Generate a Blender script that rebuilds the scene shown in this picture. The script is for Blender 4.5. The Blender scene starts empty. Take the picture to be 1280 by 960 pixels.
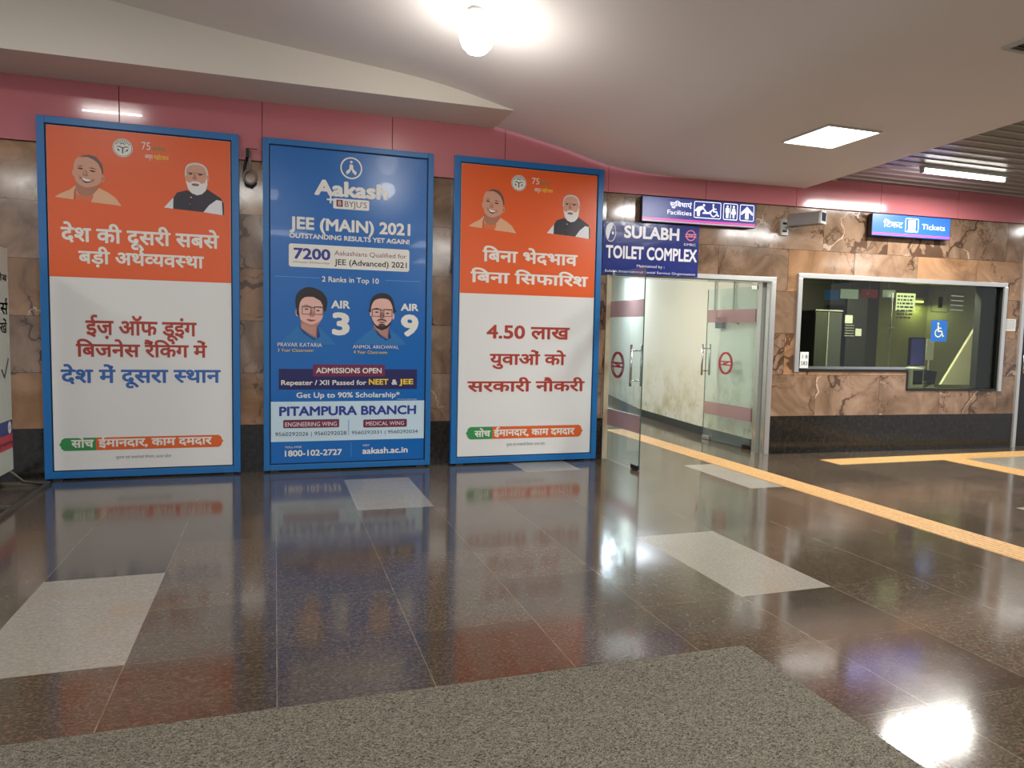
import bpy, bmesh, math, random
from mathutils import Vector, Matrix
PI = math.pi
C = bpy.context.scene.collection
SC = bpy.context.scene
random.seed(7)

# ------------------------------------------------------------------ camera, light, exposure
FPX, YAW, PITCH, ROLL = 901.0, 0.3180, -0.0730, 0.0215
H = 1.42
D = 7.380                 # distance of the poster wall
A = -0.055                # the right-hand wall turns this much
KX = 3.487                # where it turns
cy, sy, cp, sp, cr, sr = math.cos(YAW), math.sin(YAW), math.cos(PITCH), math.sin(PITCH), math.cos(ROLL), math.sin(ROLL)
_f0 = Vector((sy, cy, 0)); _r0 = Vector((cy, -sy, 0)); _u0 = Vector((0, 0, 1))
FWD = _f0*cp + _u0*sp; _u1 = _u0*cp - _f0*sp
RGT = _r0*cr + _u1*sr; UPV = _u1*cr - _r0*sr
CAM = Vector((0, 0, H))
cd = bpy.data.cameras.new('camera'); cam = bpy.data.objects.new('camera', cd); C.objects.link(cam)
cd.sensor_fit = 'HORIZONTAL'; cd.sensor_width = 36.0; cd.lens = FPX/1280*36.0; cd.clip_start = 0.05; cd.clip_end = 200
m = Matrix.Identity(4)
for i in range(3):
    m[i][0] = RGT[i]; m[i][1] = UPV[i]; m[i][2] = -FWD[i]
m.translation = CAM
cam.matrix_world = m
SC.camera = cam
SC.view_settings.view_transform = 'Standard'; SC.view_settings.look = 'None'
SC.view_settings.gamma = 1.0; SC.view_settings.use_curve_mapping = False
SC.view_settings.exposure = 0.45
w = bpy.data.worlds.new('world'); SC.world = w; w.use_nodes = True
bg = w.node_tree.nodes['Background']; bg.inputs[0].default_value = (0.82, 0.84, 0.9, 1); bg.inputs[1].default_value = 0.7

def area(name, loc, sx, sy_, power, color=(1, .97, .92), rot=(0, 0, 0), parent=None, spread=None):
    l = bpy.data.lights.new(name, 'AREA'); l.shape = 'RECTANGLE'; l.size = sx; l.size_y = sy_; l.energy = power; l.color = color
    if spread: l.spread = spread
    o = bpy.data.objects.new(name, l); C.objects.link(o); o.location = loc; o.rotation_euler = rot
    if parent: o.parent = parent
    return o
P_PANEL, P_TUBE, P_BULB, P_FAR, P_CORR, P_BOOTH = 60, 84, 18, 66, 80, 60

# ------------------------------------------------------------------ frames (a plane's own coordinates)
class Frame:
    def __init__(s, o, rz=0.0):
        s.o = Vector(o); s.rz = rz
        s.x = Vector((math.cos(rz), math.sin(rz), 0)); s.y = Vector((-math.sin(rz), math.cos(rz), 0))
    def px(s, u, v, off=0.0):
        d = FWD + RGT*((u-640)/FPX) + UPV*((480-v)/FPX)
        t = ((s.o - s.y*off - CAM).dot(s.y))/d.dot(s.y)
        P = CAM + d*t - s.o
        return P.dot(s.x), P.z
    def world(s, p):
        return s.o + s.x*p[0] + s.y*p[1] + Vector((0, 0, p[2]))
WD = Frame((0, 0, 0)); LW = Frame((0, D, 0)); RW = Frame((KX, D, 0), A)
def fl(u, v, z=0.0):
    d = FWD + RGT*((u-640)/FPX) + UPV*((480-v)/FPX); t = (z-H)/d.z
    return CAM.x + d.x*t, CAM.y + d.y*t

# ------------------------------------------------------------------ mesh builder
class MB:
    def __init__(s): s.v = []; s.f = []; s.mi = []; s.cur = 0; s.sm = []
    def add(s, vs, fs, smooth=False):
        n = len(s.v); s.v += [tuple(v) for v in vs]
        for f in fs: s.f.append([n+i for i in f]); s.mi.append(s.cur); s.sm.append(smooth)
        return s
    def box(s, x0, x1, y0, y1, z0, z1, bev=0.0):
        x0, x1 = sorted((x0, x1)); y0, y1 = sorted((y0, y1)); z0, z1 = sorted((z0, z1))
        if bev <= 0:
            vs = [(x, y, z) for z in (z0, z1) for y in (y0, y1) for x in (x0, x1)]
            return s.add(vs, [(0, 2, 3, 1), (4, 5, 7, 6), (0, 1, 5, 4), (2, 6, 7, 3), (0, 4, 6, 2), (1, 3, 7, 5)])
        b = bmesh.new(); r = bmesh.ops.create_cube(b, size=1)
        for v in b.verts: v.co = Vector(((x0+x1)/2+v.co.x*(x1-x0), (y0+y1)/2+v.co.y*(y1-y0), (z0+z1)/2+v.co.z*(z1-z0)))
        bmesh.ops.bevel(b, geom=b.edges[:], offset=bev, segments=2, affect='EDGES', profile=.6)
        b.verts.index_update(); s.add([v.co[:] for v in b.verts], [[v.index for v in f.verts] for f in b.faces]); b.free(); return s
    def quad(s, a, b, c, d): return s.add([a, b, c, d], [(0, 1, 2, 3)])
    def prism(s, poly, y0, y1):            # poly in x,z extruded along y
        n = len(poly); vs = [(x, y0, z) for x, z in poly] + [(x, y1, z) for x, z in poly]
        s.add(vs, [list(range(n)), list(range(2*n-1, n-1, -1))] + [(i, i+n, (i+1) % n+n, (i+1) % n) for i in range(n)]); return s
    def prism_x(s, poly, x0, x1):          # poly in y,z extruded along x
        n = len(poly); vs = [(x0, y, z) for y, z in poly] + [(x1, y, z) for y, z in poly]
        s.add(vs, [list(range(n)), list(range(2*n-1, n-1, -1))] + [(i, i+n, (i+1) % n+n, (i+1) % n) for i in range(n)]); return s
    def flat(s, poly, y):                  # printed flat shape in x,z facing -y
        n = len(poly); return s.add([(x, y, z) for x, z in poly], [list(range(n))])
    def ring(s, cx, cz, rx, rz, t, y, y1=None, n=40, a0=0, a1=2*PI):
        full = abs(a1-a0-2*PI) < 1e-6
        k = n if full else n+1; vs = []
        for i in range(k):
            a = a0+(a1-a0)*i/n
            vs += [(cx+rx*math.cos(a), y, cz+rz*math.sin(a)), (cx+(rx-t)*math.cos(a), y, cz+(rz-t)*math.sin(a))]
        fs = [(2*i, (2*i+2) % (2*k), (2*i+3) % (2*k), 2*i+1) for i in range(n)]
        return s.add(vs, fs)
    def disc(s, cx, cz, rx, rz, y, n=32): return s.flat([(cx+rx*math.cos(2*PI*i/n), cz+rz*math.sin(2*PI*i/n)) for i in range(n)], y)
    def line(s, p, q, w_, y):
        dx, dz = q[0]-p[0], q[1]-p[1]; L = math.hypot(dx, dz) or 1; nx, nz = -dz/L*w_/2, dx/L*w_/2
        return s.flat([(p[0]+nx, p[1]+nz), (q[0]+nx, q[1]+nz), (q[0]-nx, q[1]-nz), (p[0]-nx, p[1]-nz)], y)
    def tube(s, pts, r, n=10, closed=False, caps=True):
        pts = [Vector(p) for p in pts]; k = len(pts); rs = r if isinstance(r, (list, tuple)) else [r]*k; vs = []; up = None
        for i, p in enumerate(pts):
            a = pts[(i-1) % k] if (i > 0 or closed) else p; b = pts[(i+1) % k] if (i < k-1 or closed) else p
            t = (b-a).normalized()
            if up is None: up = t.orthogonal().normalized()
            up = (up - t*up.dot(t)).normalized(); q = t.cross(up)
            for j in range(n):
                g = 2*PI*j/n; vs.append(p+up*(rs[i]*math.cos(g))+q*(rs[i]*math.sin(g)))
        fs = []
        for i in range(k if closed else k-1):
            for j in range(n): fs.append((i*n+j, i*n+(j+1) % n, ((i+1) % k)*n+(j+1) % n, ((i+1) % k)*n+j))
        if caps and not closed: fs += [list(range(n-1, -1, -1)), list(range((k-1)*n, k*n))]
        return s.add(vs, fs, True)
    def lathe(s, prof, c, n=32, axis='z'):  # prof (r, h)
        vs = []; fs = []; k = len(prof)
        for r, h in prof:
            for j in range(n):
                g = 2*PI*j/n; a, b = r*math.cos(g), r*math.sin(g)
                vs.append((c[0]+a, c[1]+b, c[2]+h) if axis == 'z' else (c[0]+a, c[1]+h, c[2]+b))
        for i in range(k-1):
            for j in range(n): fs.append((i*n+j, i*n+(j+1) % n, (i+1)*n+(j+1) % n, (i+1)*n+j))
        return s.add(vs, fs, True)
    def obj(s, name, mats, off=(0, 0, 0), fix=True):
        me = bpy.data.meshes.new(name); ox, oy, oz = off
        me.from_pydata([(x-ox, y-oy, z-oz) for x, y, z in s.v], [], s.f)
        for m_ in (mats if isinstance(mats, (list, tuple)) else [mats]): me.materials.append(m_)
        for p, i, q in zip(me.polygons, s.mi, s.sm): p.material_index = i; p.use_smooth = q
        if fix:
            b = bmesh.new(); b.from_mesh(me); bmesh.ops.recalc_face_normals(b, faces=b.faces[:]); b.to_mesh(me); b.free()
        o = bpy.data.objects.new(name, me); C.objects.link(o); return o

def props(o, label=None, cat=None, group=None, kind=None):
    if label: o['label'] = label
    if cat: o['category'] = cat
    if group: o['group'] = group
    if kind: o['kind'] = kind
    return o
class Thing:
    """Empty at the thing's base in a frame; parts are built in frame coordinates."""
    def __init__(s, name, label, cat, frame, origin, group=None, kind=None):
        e = bpy.data.objects.new(name, None); C.objects.link(e); e.empty_display_size = .1
        s.e = e; s.f = frame; s.o = origin; e.location = frame.world(origin); e.rotation_euler = (0, 0, frame.rz)
        props(e, label, cat, group, kind)
    def part(s, name, mb, mat, label=None, under=None, kind=None, fix=True):
        o = mb.obj(name, mat, s.o, fix); o.parent = under or s.e
        return props(o, label, kind=kind)
def single(name, mb, mat, label, cat, frame, origin, group=None, kind=None, fix=True):
    o = mb.obj(name, mat, origin, fix); o.location = frame.world(origin); o.rotation_euler = (0, 0, frame.rz)
    return props(o, label, cat, group, kind)
def struct(name, mb, mat, frame=WD, origin=(0, 0, 0)):
    return single(name, mb, mat, None, None, frame, origin, kind='structure')

# ------------------------------------------------------------------ materials
def srgb(c): return tuple(((x/255)/12.92 if x/255 <= .04045 else ((x/255+.055)/1.055)**2.4) for x in c) + (1,)
def mat(name, col, rough=.5, metal=0., spec=.5, bump=0., bscale=60., coat=0., emit=None, estr=0., var=0., vscale=4.):
    m_ = bpy.data.materials.new(name); m_.use_nodes = True; nt = m_.node_tree; b = nt.nodes['Principled BSDF']
    c = srgb(col); b.inputs['Base Color'].default_value = c
    b.inputs['Roughness'].default_value = rough; b.inputs['Metallic'].default_value = metal
    b.inputs['Specular IOR Level'].default_value = spec; b.inputs['Coat Weight'].default_value = coat
    tc = nt.nodes.new('ShaderNodeTexCoord')
    n = nt.nodes.new('ShaderNodeTexNoise'); n.inputs['Scale'].default_value = vscale if var else bscale; n.inputs['Detail'].default_value = 4
    nt.links.new(tc.outputs['Object'], n.inputs['Vector'])
    if var:
        r = nt.nodes.new('ShaderNodeValToRGB'); r.color_ramp.elements[0].position = .3; r.color_ramp.elements[1].position = .7
        r.color_ramp.elements[0].color = tuple(x*(1-var) for x in c[:3])+(1,); r.color_ramp.elements[1].color = tuple(min(1, x*(1+var)) for x in c[:3])+(1,)
        nt.links.new(n.outputs['Fac'], r.inputs['Fac']); nt.links.new(r.outputs['Color'], b.inputs['Base Color'])
    if bump:
        n2 = nt.nodes.new('ShaderNodeTexNoise'); n2.inputs['Scale'].default_value = bscale; n2.inputs['Detail'].default_value = 3
        nt.links.new(tc.outputs['Object'], n2.inputs['Vector'])
        bp = nt.nodes.new('ShaderNodeBump'); bp.inputs['Strength'].default_value = bump; bp.inputs['Distance'].default_value = .01
        nt.links.new(n2.outputs['Fac'], bp.inputs['Height']); nt.links.new(bp.outputs['Normal'], b.inputs['Normal'])
    if emit:
        b.inputs['Emission Color'].default_value = srgb(emit); b.inputs['Emission Strength'].default_value = estr
    return m_
class N:
    """small node helper"""
    def __init__(s, name):
        s.m = bpy.data.materials.new(name); s.m.use_nodes = True; s.t = s.m.node_tree; s.b = s.t.nodes['Principled BSDF']
        s.tc = s.t.nodes.new('ShaderNodeTexCoord')
    def n(s, ty, ins={}, **kw):
        x = s.t.nodes.new('ShaderNode'+ty)
        for k, v in kw.items(): setattr(x, k, v)
        for k, v in ins.items():
            if hasattr(v, 'is_output'): s.t.links.new(v, x.inputs[k])
            else: x.inputs[k].default_value = v
        return x
    def math(s, op, a, b=0., c=0.):
        return s.n('Math', {0: a, 1: b, 2: c}, operation=op).outputs[0]
    def mix(s, f, a, b):
        x = s.n('Mix', {0: f, 6: a, 7: b}, data_type='RGBA'); return x.outputs[2]
    def ramp(s, f, stops):
        x = s.n('ValToRGB', {0: f}); e = x.color_ramp.elements
        while len(e) < len(stops): e.new(.5)
        for q, (p, c) in zip(e, stops): q.position = p; q.color = c
        return x.outputs[0]
    def to(s, **kw):
        for k, v in kw.items():
            k = k.replace('_', ' ')
            if hasattr(v, 'is_output'): s.t.links.new(v, s.b.inputs[k])
            else: s.b.inputs[k].default_value = v

def marble_mat():
    k = N('brown_marble'); ob = k.tc.outputs['Object']
    sp_ = k.n('SeparateXYZ', {0: ob}); x, z = sp_.outputs[0], sp_.outputs[2]
    row = k.math('FLOOR', k.math('DIVIDE', k.math('SUBTRACT', z, .46), .502))
    xo = k.math('ADD', x, k.math('MULTIPLY', k.math('MODULO', k.math('ADD', row, 20), 2.), .47))
    cx = k.math('DIVIDE', xo, .94); cid = k.math('FLOOR', cx)
    wn = k.n('TexWhiteNoise', {0: k.n('CombineXYZ', {0: cid, 1: row, 2: 3.}).outputs[0]}, noise_dimensions='3D')
    rnd = wn.outputs['Value']; rc = wn.outputs['Color']
    offs = k.n('VectorMath', {0: rc, 1: (37., 37., 37.)}, operation='MULTIPLY').outputs[0]
    pos = k.n('VectorMath', {0: ob, 1: offs}, operation='ADD').outputs[0]
    n1 = k.n('TexNoise', {'Vector': pos, 'Scale': 1.6, 'Detail': 8., 'Roughness': .62, 'Distortion': 1.2})
    base = k.ramp(n1.outputs['Fac'], [(.28, srgb((98, 74, 54))), (.45, srgb((138, 110, 86))), (.58, srgb((160, 130, 106))), (.74, srgb((178, 152, 130)))])
    gold = k.mix(k.math('MULTIPLY', k.math('GREATER_THAN', rnd, .66), .55), base, k.ramp(n1.outputs['Fac'], [(.3, srgb((116, 78, 42))), (.7, srgb((178, 128, 76)))]))
    warp = k.n('TexNoise', {'Vector': pos, 'Scale': 2.2, 'Detail': 5.})
    wv = k.n('VectorMath', {0: warp.outputs['Color'], 1: (.55, .55, .55)}, operation='MULTIPLY').outputs[0]
    vp_ = k.n('VectorMath', {0: pos, 1: wv}, operation='ADD').outputs[0]
    pm = k.n('TexNoise', {'Vector': pos, 'Scale': .9, 'Detail': 2.}).outputs['Fac']
    def ridge(scale, w_, seed, det=3.):
        nn = k.n('TexNoise', {'Vector': k.n('VectorMath', {0: vp_, 1: (seed, seed, seed)}, operation='ADD').outputs[0], 'Scale': scale, 'Detail': det, 'Roughness': .55}).outputs['Fac']
        return k.math('ABSOLUTE', k.math('SUBTRACT', nn, .5)), w_
    d1, _ = ridge(1.1, 0, 3.); d2, _ = ridge(2.3, 0, 11., 5.); d3, _ = ridge(.8, 0, 29.)
    wv1 = k.math('MULTIPLY', k.math('MAXIMUM', k.math('SUBTRACT', pm, .44), 0.), .16)
    m1 = k.math('LESS_THAN', d1, k.math('MULTIPLY', wv1, .6)); s1 = k.ramp(d1, [(.0, (1, 1, 1, 1)), (.035, (0, 0, 0, 1))])
    m2 = k.math('LESS_THAN', d2, k.math('MULTIPLY', wv1, .45))
    c2 = k.mix(k.math('MULTIPLY', s1, .35), gold, srgb((104, 74, 50)))
    c2 = k.mix(k.math('MULTIPLY', k.math('MAXIMUM', m1, k.math('MULTIPLY', m2, .7)), .75), c2, srgb((66, 44, 32)))
    wl = k.math('MULTIPLY', k.math('LESS_THAN', d3, k.math('MULTIPLY', k.math('MAXIMUM', k.math('SUBTRACT', pm, .52), 0.), .05)), .7)
    c3 = k.mix(wl, c2, srgb((214, 190, 168)))
    fz = k.math('FRACT', k.math('DIVIDE', k.math('SUBTRACT', z, .46), .502)); fx = k.math('FRACT', cx)
    j = k.math('MAXIMUM', k.math('LESS_THAN', fz, .008), k.math('LESS_THAN', fx, .0042))
    c4 = k.mix(j, c3, srgb((52, 40, 30)))
    tone = k.n('HueSaturation', {'Value': k.math('ADD', .66, k.math('MULTIPLY', rnd, .34)), 'Color': c4, 'Saturation': .96}).outputs[0]
    rr = k.n('TexNoise', {'Vector': ob, 'Scale': 9.}).outputs['Fac']
    k.to(Base_Color=tone, Roughness=k.math('ADD', .06, k.math('MULTIPLY', rr, .12)), Specular_IOR_Level=.5)
    bp = k.n('Bump', {'Height': k.n('TexNoise', {'Vector': ob, 'Scale': 1.3}).outputs['Fac'], 'Strength': .12, 'Distance': .02})
    k.to(Normal=bp.outputs[0]); return k.m

TX, TY, TX0, TY0 = .604, .592, .003, 3.257
def floor_mat(light):
    k = N('pale_floor_tile' if light else 'dark_floor_granite'); ob = k.tc.outputs['Object']
    s_ = k.n('SeparateXYZ', {0: ob}); x, y = s_.outputs[0], s_.outputs[1]
    ux = k.math('DIVIDE', k.math('SUBTRACT', x, TX0), TX); uy = k.math('DIVIDE', k.math('SUBTRACT', y, TY0), TY)
    cid = k.n('CombineXYZ', {0: k.math('FLOOR', ux), 1: k.math('FLOOR', uy), 2: 0.}).outputs[0]
    wn = k.n('TexWhiteNoise', {0: cid}, noise_dimensions='3D'); rnd = wn.outputs['Value']
    off = k.n('VectorMath', {0: wn.outputs['Color'], 1: (19., 19., 19.)}, operation='MULTIPLY').outputs[0]
    pos = k.n('VectorMath', {0: ob, 1: off}, operation='ADD').outputs[0]
    st = k.n('VectorMath', {0: pos, 1: (1., 1.5, 1.)}, operation='MULTIPLY').outputs[0]
    grain = k.n('TexNoise', {'Vector': st, 'Scale': 58., 'Detail': 6., 'Roughness': .8}).outputs['Fac']
    big = k.n('TexNoise', {'Vector': st, 'Scale': 2.2, 'Detail': 4., 'Distortion': .6}).outputs['Fac']
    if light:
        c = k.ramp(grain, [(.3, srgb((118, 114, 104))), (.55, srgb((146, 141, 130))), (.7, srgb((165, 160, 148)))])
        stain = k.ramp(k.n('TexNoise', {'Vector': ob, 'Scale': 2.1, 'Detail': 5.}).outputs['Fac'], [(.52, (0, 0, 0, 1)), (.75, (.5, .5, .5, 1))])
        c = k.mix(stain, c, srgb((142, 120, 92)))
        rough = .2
    else:
        c = k.ramp(grain, [(.34, srgb((54, 45, 35))), (.5, srgb((88, 76, 61))), (.66, srgb((130, 112, 92)))])
        c = k.mix(k.math('MULTIPLY', big, .55), c, srgb((48, 40, 35)))
        red = k.n('TexVoronoi', {'Vector': pos, 'Scale': 26.}).outputs['Distance']
        rm = k.math('MULTIPLY', k.math('MULTIPLY', k.math('LESS_THAN', red, .22), k.math('GREATER_THAN', big, .52)), .5)
        c = k.mix(rm, c, srgb((128, 84, 66)))
        c = k.n('HueSaturation', {'Value': k.math('ADD', .72, k.math('MULTIPLY', rnd, .42)), 'Saturation': .95, 'Color': c}).outputs[0]
        rough = .095
    fx = k.math('FRACT', ux); fy = k.math('FRACT', uy)
    jx = k.math('MAXIMUM', k.math('LESS_THAN', fx, .0038), k.math('GREATER_THAN', fx, .9962))
    jy = k.math('MAXIMUM', k.math('LESS_THAN', fy, .003), k.math('GREATER_THAN', fy, .997))
    jn = k.n('TexNoise', {'Vector': ob, 'Scale': 5., 'Detail': 3.}).outputs['Fac']
    c = k.mix(k.math('MULTIPLY', jx, k.math('MULTIPLY', k.math('POWER', jn, 2.), 1.5)), c, srgb((150, 138, 112)))
    c = k.mix(k.math('MULTIPLY', jy, k.math('MULTIPLY', k.math('POWER', jn, 2.), 1.0)), c, srgb((130, 118, 100)))
    sm = k.n('TexNoise', {'Vector': ob, 'Scale': 1.4, 'Detail': 6., 'Roughness': .7}).outputs['Fac']
    k.to(Base_Color=c, Roughness=k.math('ADD', rough-.02, k.math('MULTIPLY', k.math('POWER', sm, 2.), .16)), Specular_IOR_Level=.72)
    hgt = k.math('ADD', k.n('TexNoise', {'Vector': ob, 'Scale': 2.5, 'Detail': 2.}).outputs['Fac'], k.math('MULTIPLY', grain, .02))
    bp = k.n('Bump', {'Height': hgt, 'Strength': .035, 'Distance': .02})
    k.to(Normal=bp.outputs[0])
    return k.m

def glass_mat(name, tint, rough=0.0, haze=0.0, hcol=(200, 225, 220)):
    m_ = bpy.data.materials.new(name); m_.use_nodes = True; t = m_.node_tree; t.nodes.clear()
    o = t.nodes.new('ShaderNodeOutputMaterial'); tr = t.nodes.new('ShaderNodeBsdfTransparent'); tr.inputs[0].default_value = srgb(tint)
    g = t.nodes.new('ShaderNodeBsdfGlossy'); g.inputs['Roughness'].default_value = rough
    f0 = t.nodes.new('ShaderNodeFresnel'); f0.inputs[0].default_value = 1.5
    ge = t.nodes.new('ShaderNodeNewGeometry'); fr = t.nodes.new('ShaderNodeMix'); fr.data_type = 'FLOAT'; fr.inputs[3].default_value = 0
    t.links.new(ge.outputs['Backfacing'], fr.inputs[0]); t.links.new(f0.outputs[0], fr.inputs[2])
    mx = t.nodes.new('ShaderNodeMixShader'); df = t.nodes.new('ShaderNodeBsdfDiffuse'); df.inputs[0].default_value = srgb(hcol)
    m2 = t.nodes.new('ShaderNodeMixShader'); m2.inputs[0].default_value = haze
    t.links.new(tr.outputs[0], m2.inputs[1]); t.links.new(df.outputs[0], m2.inputs[2])
    t.links.new(fr.outputs[0], mx.inputs[0]); t.links.new(m2.outputs[0], mx.inputs[1]); t.links.new(g.outputs[0], mx.inputs[2])
    t.links.new(mx.outputs[0], o.inputs[0]); return m_

def mat_rug():
    k = N('loop_mat'); ob = k.tc.outputs['Object']
    v = k.n('TexNoise', {'Vector': k.n('VectorMath', {0: ob, 1: (1., 1.7, 1.)}, operation='MULTIPLY').outputs[0], 'Scale': 105., 'Detail': 3., 'Distortion': 1.5}).outputs['Fac']
    c = k.ramp(v, [(.38, srgb((30, 27, 22))), (.47, srgb((104, 98, 84))), (.60, srgb((146, 139, 122)))])
    big = k.n('TexNoise', {'Vector': ob, 'Scale': 1.5, 'Detail': 2.}).outputs['Fac']
    c = k.mix(k.math('MULTIPLY', big, .25), c, srgb((92, 86, 74)))
    bp = k.n('Bump', {'Height': v, 'Strength': .9, 'Distance': .012})
    k.to(Base_Color=c, Roughness=.8, Normal=bp.outputs[0], Specular_IOR_Level=.3); return k.m
def mat_corr_wall():
    k = N('stained_cream_paint'); ob = k.tc.outputs['Object']; z = k.n('SeparateXYZ', {0: ob}).outputs[2]
    n1 = k.n('TexNoise', {'Vector': ob, 'Scale': 2.6, 'Detail': 8., 'Roughness': .7}).outputs['Fac']
    low = k.math('MAXIMUM', k.math('MINIMUM', k.math('DIVIDE', k.math('SUBTRACT', 1.15, z), .9), 1.), 0.)
    f = k.math('MULTIPLY', k.math('MAXIMUM', k.math('MULTIPLY', k.math('SUBTRACT', n1, .44), 5.), 0.), low)
    c = k.mix(k.math('MINIMUM', f, .85), srgb((214, 213, 200)), srgb((176, 166, 122)))
    mk = k.math('MULTIPLY', k.math('MULTIPLY', k.math('GREATER_THAN', k.n('TexNoise', {'Vector': ob, 'Scale': 7., 'Detail': 6.}).outputs['Fac'], .64), low), .35)
    c = k.mix(mk, c, srgb((110, 104, 92)))
    k.to(Base_Color=c, Roughness=.28); return k.m

M_MARBLE = marble_mat(); M_FLOOR = floor_mat(False); M_LIGHT = floor_mat(True); M_RUG = mat_rug(); M_CORR = mat_corr_wall()
M_BLACKST = mat('black_granite', (34, 32, 29), .14, var=.5, vscale=22)
M_PINK = mat('pink_panel', (188, 110, 116), .14, coat=.3, bump=.05, bscale=2)
M_PINKJ = mat('panel_joint', (70, 30, 36), .7)
M_CEIL = mat('ceiling_paint', (226, 219, 216), .6, bump=.03, bscale=5)
M_SOFF = mat('soffit_paint', (214, 206, 194), .55)
M_SLAT = mat('slat_metal', (128, 124, 116), .35, .4)
M_SLATE = mat('slat_edge', (205, 200, 188), .3, .2)
M_DARK = mat('dark_void', (22, 21, 20), .8)
M_STEEL = mat('brushed_steel', (196, 196, 194), .22, 1., bump=.03, bscale=30)
M_STEEL2 = mat('frame_aluminium', (208, 208, 205), .3, .75)
M_BLUE = mat('blue_painted_frame', (24, 104, 168), .35, bump=.1, bscale=20)
M_BLUED = mat('blue_frame_gap', (14, 24, 52), .6)
M_WHITE = mat('poster_white', (222, 222, 220), .38, bump=.12, bscale=3)
M_ORANGE = mat('poster_orange', (224, 92, 34), .36, bump=.12, bscale=3)
M_PBLUE = mat('poster_blue', (0, 98, 176), .28, bump=.12, bscale=3, coat=.1)
M_IWHITE = mat('ink_white', (226, 224, 216), .4); M_IRED = mat('ink_brick_red', (168, 58, 44), .4)
M_IBLUE = mat('ink_mid_blue', (52, 100, 172), .4); M_IGREEN = mat('ink_green', (52, 140, 76), .4); M_IORG = mat('ink_orange', (216, 96, 40), .4)
M_IBLACK = mat('ink_black', (30, 28, 32), .4); M_INAVY = mat('ink_navy', (28, 26, 88), .4); M_IDBLUE = mat('ink_deep_blue', (36, 50, 140), .4)
M_IMAR = mat('ink_maroon', (112, 30, 70), .4); M_IYEL = mat('ink_yellow', (235, 200, 50), .4); M_IPALE = mat('ink_pale_blue', (192, 216, 228), .4)
M_ILINE = mat('ink_line_blue', (90, 150, 205), .4)
M_GREYINK = mat('ink_grey', (110, 108, 108), .4)
def ink(c): return mat('print_%d_%d_%d' % c, c, .4)
M_SIGNB = mat('sign_dark_blue', (34, 52, 126), .3, emit=(34, 52, 126), estr=.35)
M_SIGNB2 = mat('sign_bright_blue', (40, 88, 200), .3, emit=(40, 88, 200), estr=.5)
M_SIGNW = mat('sign_lit_white', (240, 240, 245), .3, emit=(240, 242, 250), estr=.5)
M_SIGNP = mat('sign_pink_line', (214, 70, 160), .3, emit=(214, 70, 160), estr=.3)
M_SIGNBOX = mat('sign_casing', (30, 30, 34), .5)
M_BAN = mat('banner_blue_vinyl', (34, 46, 116), .22, bump=.6, bscale=7, coat=.5)
M_BANW = mat('banner_white_print', (220, 220, 224), .3)
M_GDOOR = glass_mat('door_glass', (244, 250, 249), .02, .06, (205, 225, 225))
M_GEDGE = mat('glass_edge_green', (60, 84, 76), .2)
M_FROST = glass_mat('frosted_pink_band', (242, 218, 222), .3, .32, (190, 156, 160))
M_LOGO = mat('emblem_red', (168, 26, 44), .4)
M_GTICK = glass_mat('ticket_glass', (204, 208, 194), .0, .0)
M_TAC = None
def tactile_mat():
    k = N('tactile_yellow'); ob = k.tc.outputs['Object']
    n = k.n('TexNoise', {'Vector': ob, 'Scale': 40., 'Detail': 3.}).outputs['Fac']
    c = k.ramp(n, [(.3, srgb((176, 136, 84))), (.7, srgb((208, 168, 112)))]); k.to(Base_Color=c, Roughness=.5); return k.m
M_TAC = tactile_mat()
M_LAMP = mat('lamp_glow', (255, 255, 255), .4, emit=(255, 252, 244), estr=9.)
M_LAMPC = mat('lamp_glow_cool', (255, 255, 255), .4, emit=(224, 236, 255), estr=7.)
M_LAMPY = mat('lamp_glow_green', (255, 255, 255), .4, emit=(220, 240, 130), estr=3.)
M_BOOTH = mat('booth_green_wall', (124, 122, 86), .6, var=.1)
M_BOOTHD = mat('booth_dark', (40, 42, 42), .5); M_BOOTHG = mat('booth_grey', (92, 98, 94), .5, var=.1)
M_BOOTHW = mat('booth_cream_board', (236, 232, 206), .6)
M_PLAST = mat('grey_plastic', (176, 176, 170), .45); M_PAPER = mat('paper_white', (214, 216, 212), .7)
M_SCREEN = mat('screen_violet', (66, 66, 140), .3, emit=(66, 66, 150), estr=.3)
M_CABIN = mat('cabinet_black', (20, 20, 22), .3)
M_RUBBER = mat('black_rubber', (22, 22, 22), .7); M_ROPE = mat('weathered_cable', (112, 106, 100), .6)
M_STAND = mat('stand_board_white', (186, 190, 176), .4); M_STUBE = mat('stand_steel_tube', (100, 94, 84), .4, .6)

# ------------------------------------------------------------------ the room: floor, walls, ceilings
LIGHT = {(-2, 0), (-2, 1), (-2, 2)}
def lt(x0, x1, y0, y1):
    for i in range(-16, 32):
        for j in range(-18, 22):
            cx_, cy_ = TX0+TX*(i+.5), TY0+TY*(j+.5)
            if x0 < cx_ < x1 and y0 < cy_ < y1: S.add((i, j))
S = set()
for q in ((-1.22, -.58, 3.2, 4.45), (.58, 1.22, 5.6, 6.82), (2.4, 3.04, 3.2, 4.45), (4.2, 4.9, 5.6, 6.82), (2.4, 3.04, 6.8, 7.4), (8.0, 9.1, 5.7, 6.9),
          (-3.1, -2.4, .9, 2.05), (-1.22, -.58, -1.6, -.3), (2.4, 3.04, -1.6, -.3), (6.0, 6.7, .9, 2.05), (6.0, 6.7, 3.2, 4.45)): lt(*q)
b = MB()
for i in range(-16, 32):
    for j in range(-18, 22):
        b.cur = 1 if (i, j) in S else 0
        x0, y0 = TX0+TX*i, TY0+TY*j
        b.quad((x0, y0, 0), (x0+TX, y0, 0), (x0+TX, y0+TY, 0), (x0, y0+TY, 0))
b.cur = 0
o = struct('floor', b, [M_FLOOR, M_LIGHT])

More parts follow.
